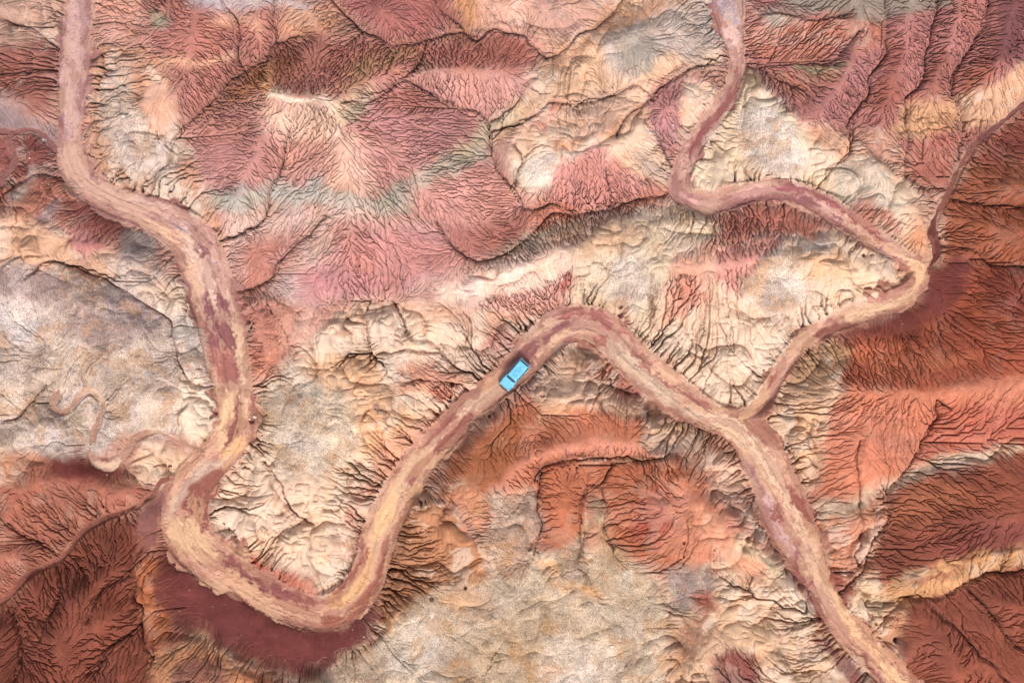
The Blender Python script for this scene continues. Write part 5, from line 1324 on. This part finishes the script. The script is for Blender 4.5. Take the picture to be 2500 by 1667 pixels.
# ---- loose rocks one can point at
def rock_material(name, c):
    m = bpy.data.materials.new(name); m.use_nodes = True; nt = m.node_tree; b = nt.nodes['Principled BSDF']; b.inputs['Roughness'].default_value = .92
    tc = nt.nodes.new('ShaderNodeTexCoord'); n = nt.nodes.new('ShaderNodeTexNoise'); n.inputs['Scale'].default_value = 6; n.inputs['Detail'].default_value = 6
    r = nt.nodes.new('ShaderNodeValToRGB'); r.color_ramp.elements[0].color = (c[0] * .7, c[1] * .65, c[2] * .6, 1); r.color_ramp.elements[1].color = (min(c[0] * 1.15, 1), min(c[1] * 1.15, 1), min(c[2] * 1.15, 1), 1)
    bp = nt.nodes.new('ShaderNodeBump'); bp.inputs['Distance'].default_value = .03
    nt.links.new(tc.outputs['Object'], n.inputs['Vector']); nt.links.new(n.outputs['Fac'], r.inputs[0]); nt.links.new(r.outputs[0], b.inputs['Base Color'])
    nt.links.new(n.outputs['Fac'], bp.inputs['Height']); nt.links.new(bp.outputs[0], b.inputs['Normal'])
    return m
PALE = rock_material('pale limestone', (.62, .55, .50)); PINK = rock_material('pink stone', (.58, .36, .30)); BROWN = rock_material('brown mudstone', (.20, .115, .085))
def rock(u, v, size, m, label, seed, stretch=(1, .8, .7), rot=0., cat='rock', name='rock'):
    r = random.Random(seed); bm = bmesh.new(); bmesh.ops.create_icosphere(bm, subdivisions=3, radius=.5)
    planes = [(Vector((r.uniform(-1, 1), r.uniform(-1, 1), r.uniform(-.6, 1))).normalized(), r.uniform(.30, .44)) for _ in range(9)]
    for q in bm.verts:
        for n_, d_ in planes:
            e = q.co.dot(n_) - d_
            if e > 0: q.co -= n_ * e * .9
        q.co *= 1 + r.uniform(-.025, .025)
        q.co.x *= stretch[0] * size; q.co.y *= stretch[1] * size; q.co.z *= stretch[2] * size
    o = link(name, bm, m, None)
    o.location = plan(u, v, size * stretch[2] * .22); o.rotation_euler = (0, 0, rot)
    o['label'] = label; o['category'] = cat
    return o
rock(294.4, 274, .52, PALE, 'white rounded boulder alone among the cream lumps right of the top left wash', 1)
rock(1843.5, 412.3, .44, PALE, 'larger cream stone just above the bend of the upper right wash', 2, (1.1, .7, .6), .5)
rock(1832.8, 424.5, .38, PINK, 'smaller pinkish stone just below the larger cream stone by the upper right wash', 3, (1.2, .65, .6), 1.0)
rock(586.2, 957.2, .50, PALE, 'square white block fallen at the right edge of the big left wash', 4, (1, 1, .8), .3)
rock(572.5, 962.5, .26, PALE, 'small white stone left of the square white block by the big left wash', 5, (1.4, .7, .6))
rock(1539.5, 496.3, .85, BROWN, 'dark brown clay block, left of the pair on the pale bank by the upper wash', 6, (.6, 1.1, .6), -.3)
rock(1559, 490.8, .8, BROWN, 'knobbly brown clay block, right of the pair on the pale bank by the upper wash', 7, (1.2, .8, .6), .2)
rock(1587, 509, .85, BROWN, 'broad brown clay block set apart on the pale bank below the upper wash bend', 8, (1.3, .9, .45), -.1)
rock(1400.5, 1471, .42, PALE, 'white stone on the grey gravel plain at the bottom', 9)
rock(994.5, 1364, .5, BROWN, 'elongated brown stone on the grey plain below the brown clay fingers', 10, (1.5, .7, .6), .9)
rock(80, 368, .34, PINK, 'round tan stone between the thin channels at the far left', 11, (1, .9, .7))
rock(100, 321.5, .30, PALE, 'small pale stone beside the thin dark channel at the far left', 12)
rock(48.5, 615.5, .34, PALE, 'pale stone on the grey gravel slope near the left edge', 13)
rock(88, 624, .36, BROWN, 'dark broken stone on the grey gravel slope near the left edge', 14)

# ---- loose stones over the gravelly ground, past counting
def stones():
    r = np.random.RandomState(21)
    n = 26000
    u = r.uniform(-60, 2412, n); v = r.uniform(-60, 1628, n)
    ix = np.rint(np.interp(u, T['xs'], np.arange(len(T['xs'])))).astype(int); iy = np.rint(np.interp(v, T['ys'], np.arange(len(T['ys'])))).astype(int)
    g = T['Fm'][..., 2][iy, ix]; inw_ = T['inw'][iy, ix]
    keep = (r.rand(n) < np.clip(g, .05, 1) * .8 + .05) & ~inw_
    u, v, ix, iy = u[keep], v[keep], ix[keep], iy[keep]; n = len(u)
    size = .045 + .06 * r.rand(n) ** 3 + (r.rand(n) < .035) * r.uniform(.03, .12, n)
    base = np.array([(1, 0, -.2), (.3, .9, -.2), (-.8, .6, -.2), (-.9, -.5, -.2), (.2, -1, -.2), (.5, .1, .7), (-.3, .35, .75), (-.2, -.45, .65)], float)
    tri = np.array([(0, 1, 5), (1, 6, 5), (1, 2, 6), (2, 3, 6), (3, 7, 6), (3, 4, 7), (4, 0, 5), (4, 5, 7), (5, 6, 7)], np.int32)
    a = r.uniform(0, 6.28, n); ca, sa = np.cos(a), np.sin(a)
    P_ = base[None] * (1 + .25 * r.randn(n, 8, 3)) * size[:, None, None]
    x = P_[..., 0] * ca[:, None] - P_[..., 1] * sa[:, None] + ((u - CX) * S)[:, None]
    y = P_[..., 0] * sa[:, None] + P_[..., 1] * ca[:, None] + ((CY - v) * S)[:, None]
    z = P_[..., 2] + T['h2'][iy, ix][:, None]
    co = np.stack([x, y, z], -1).reshape(-1, 3).astype(f32)
    f = (tri[None] + (np.arange(n) * 8)[:, None, None]).reshape(-1).astype(np.int32)
    me = bpy.data.meshes.new('loose_stones'); me.vertices.add(len(co)); me.vertices.foreach_set('co', co.ravel())
    me.loops.add(len(f)); me.loops.foreach_set('vertex_index', f); me.polygons.add(len(f) // 3); me.polygons.foreach_set('loop_start', np.arange(0, len(f), 3, dtype=np.int32))
    me.update(calc_edges=True)
    under = T['col'][iy, ix]; pale = np.array([.42, .36, .31]); k = np.clip(r.rand(n, 1) * 1.25 - .2, 0, 1)
    c = np.where(r.rand(n, 1) < .6, under + (pale - under) * k, under * .55)
    c4 = np.repeat(np.concatenate([c, np.ones((n, 1))], 1), 8, 0).astype(f32)
    at = me.attributes.new('Tone', 'FLOAT_COLOR', 'POINT'); at.data.foreach_set('color', c4.ravel())
    m = bpy.data.materials.new('loose stone'); m.use_nodes = True; b = m.node_tree.nodes['Principled BSDF']; b.inputs['Roughness'].default_value = .9
    an = m.node_tree.nodes.new('ShaderNodeAttribute'); an.attribute_name = 'Tone'; m.node_tree.links.new(an.outputs['Color'], b.inputs['Base Color'])
    me.materials.append(m); o = bpy.data.objects.new('loose_stones', me); col.objects.link(o); o['kind'] = 'stuff'
    o['label'] = 'loose pale and dark stones strewn over the grey gravelly slopes'; o['category'] = 'stones'
stones()
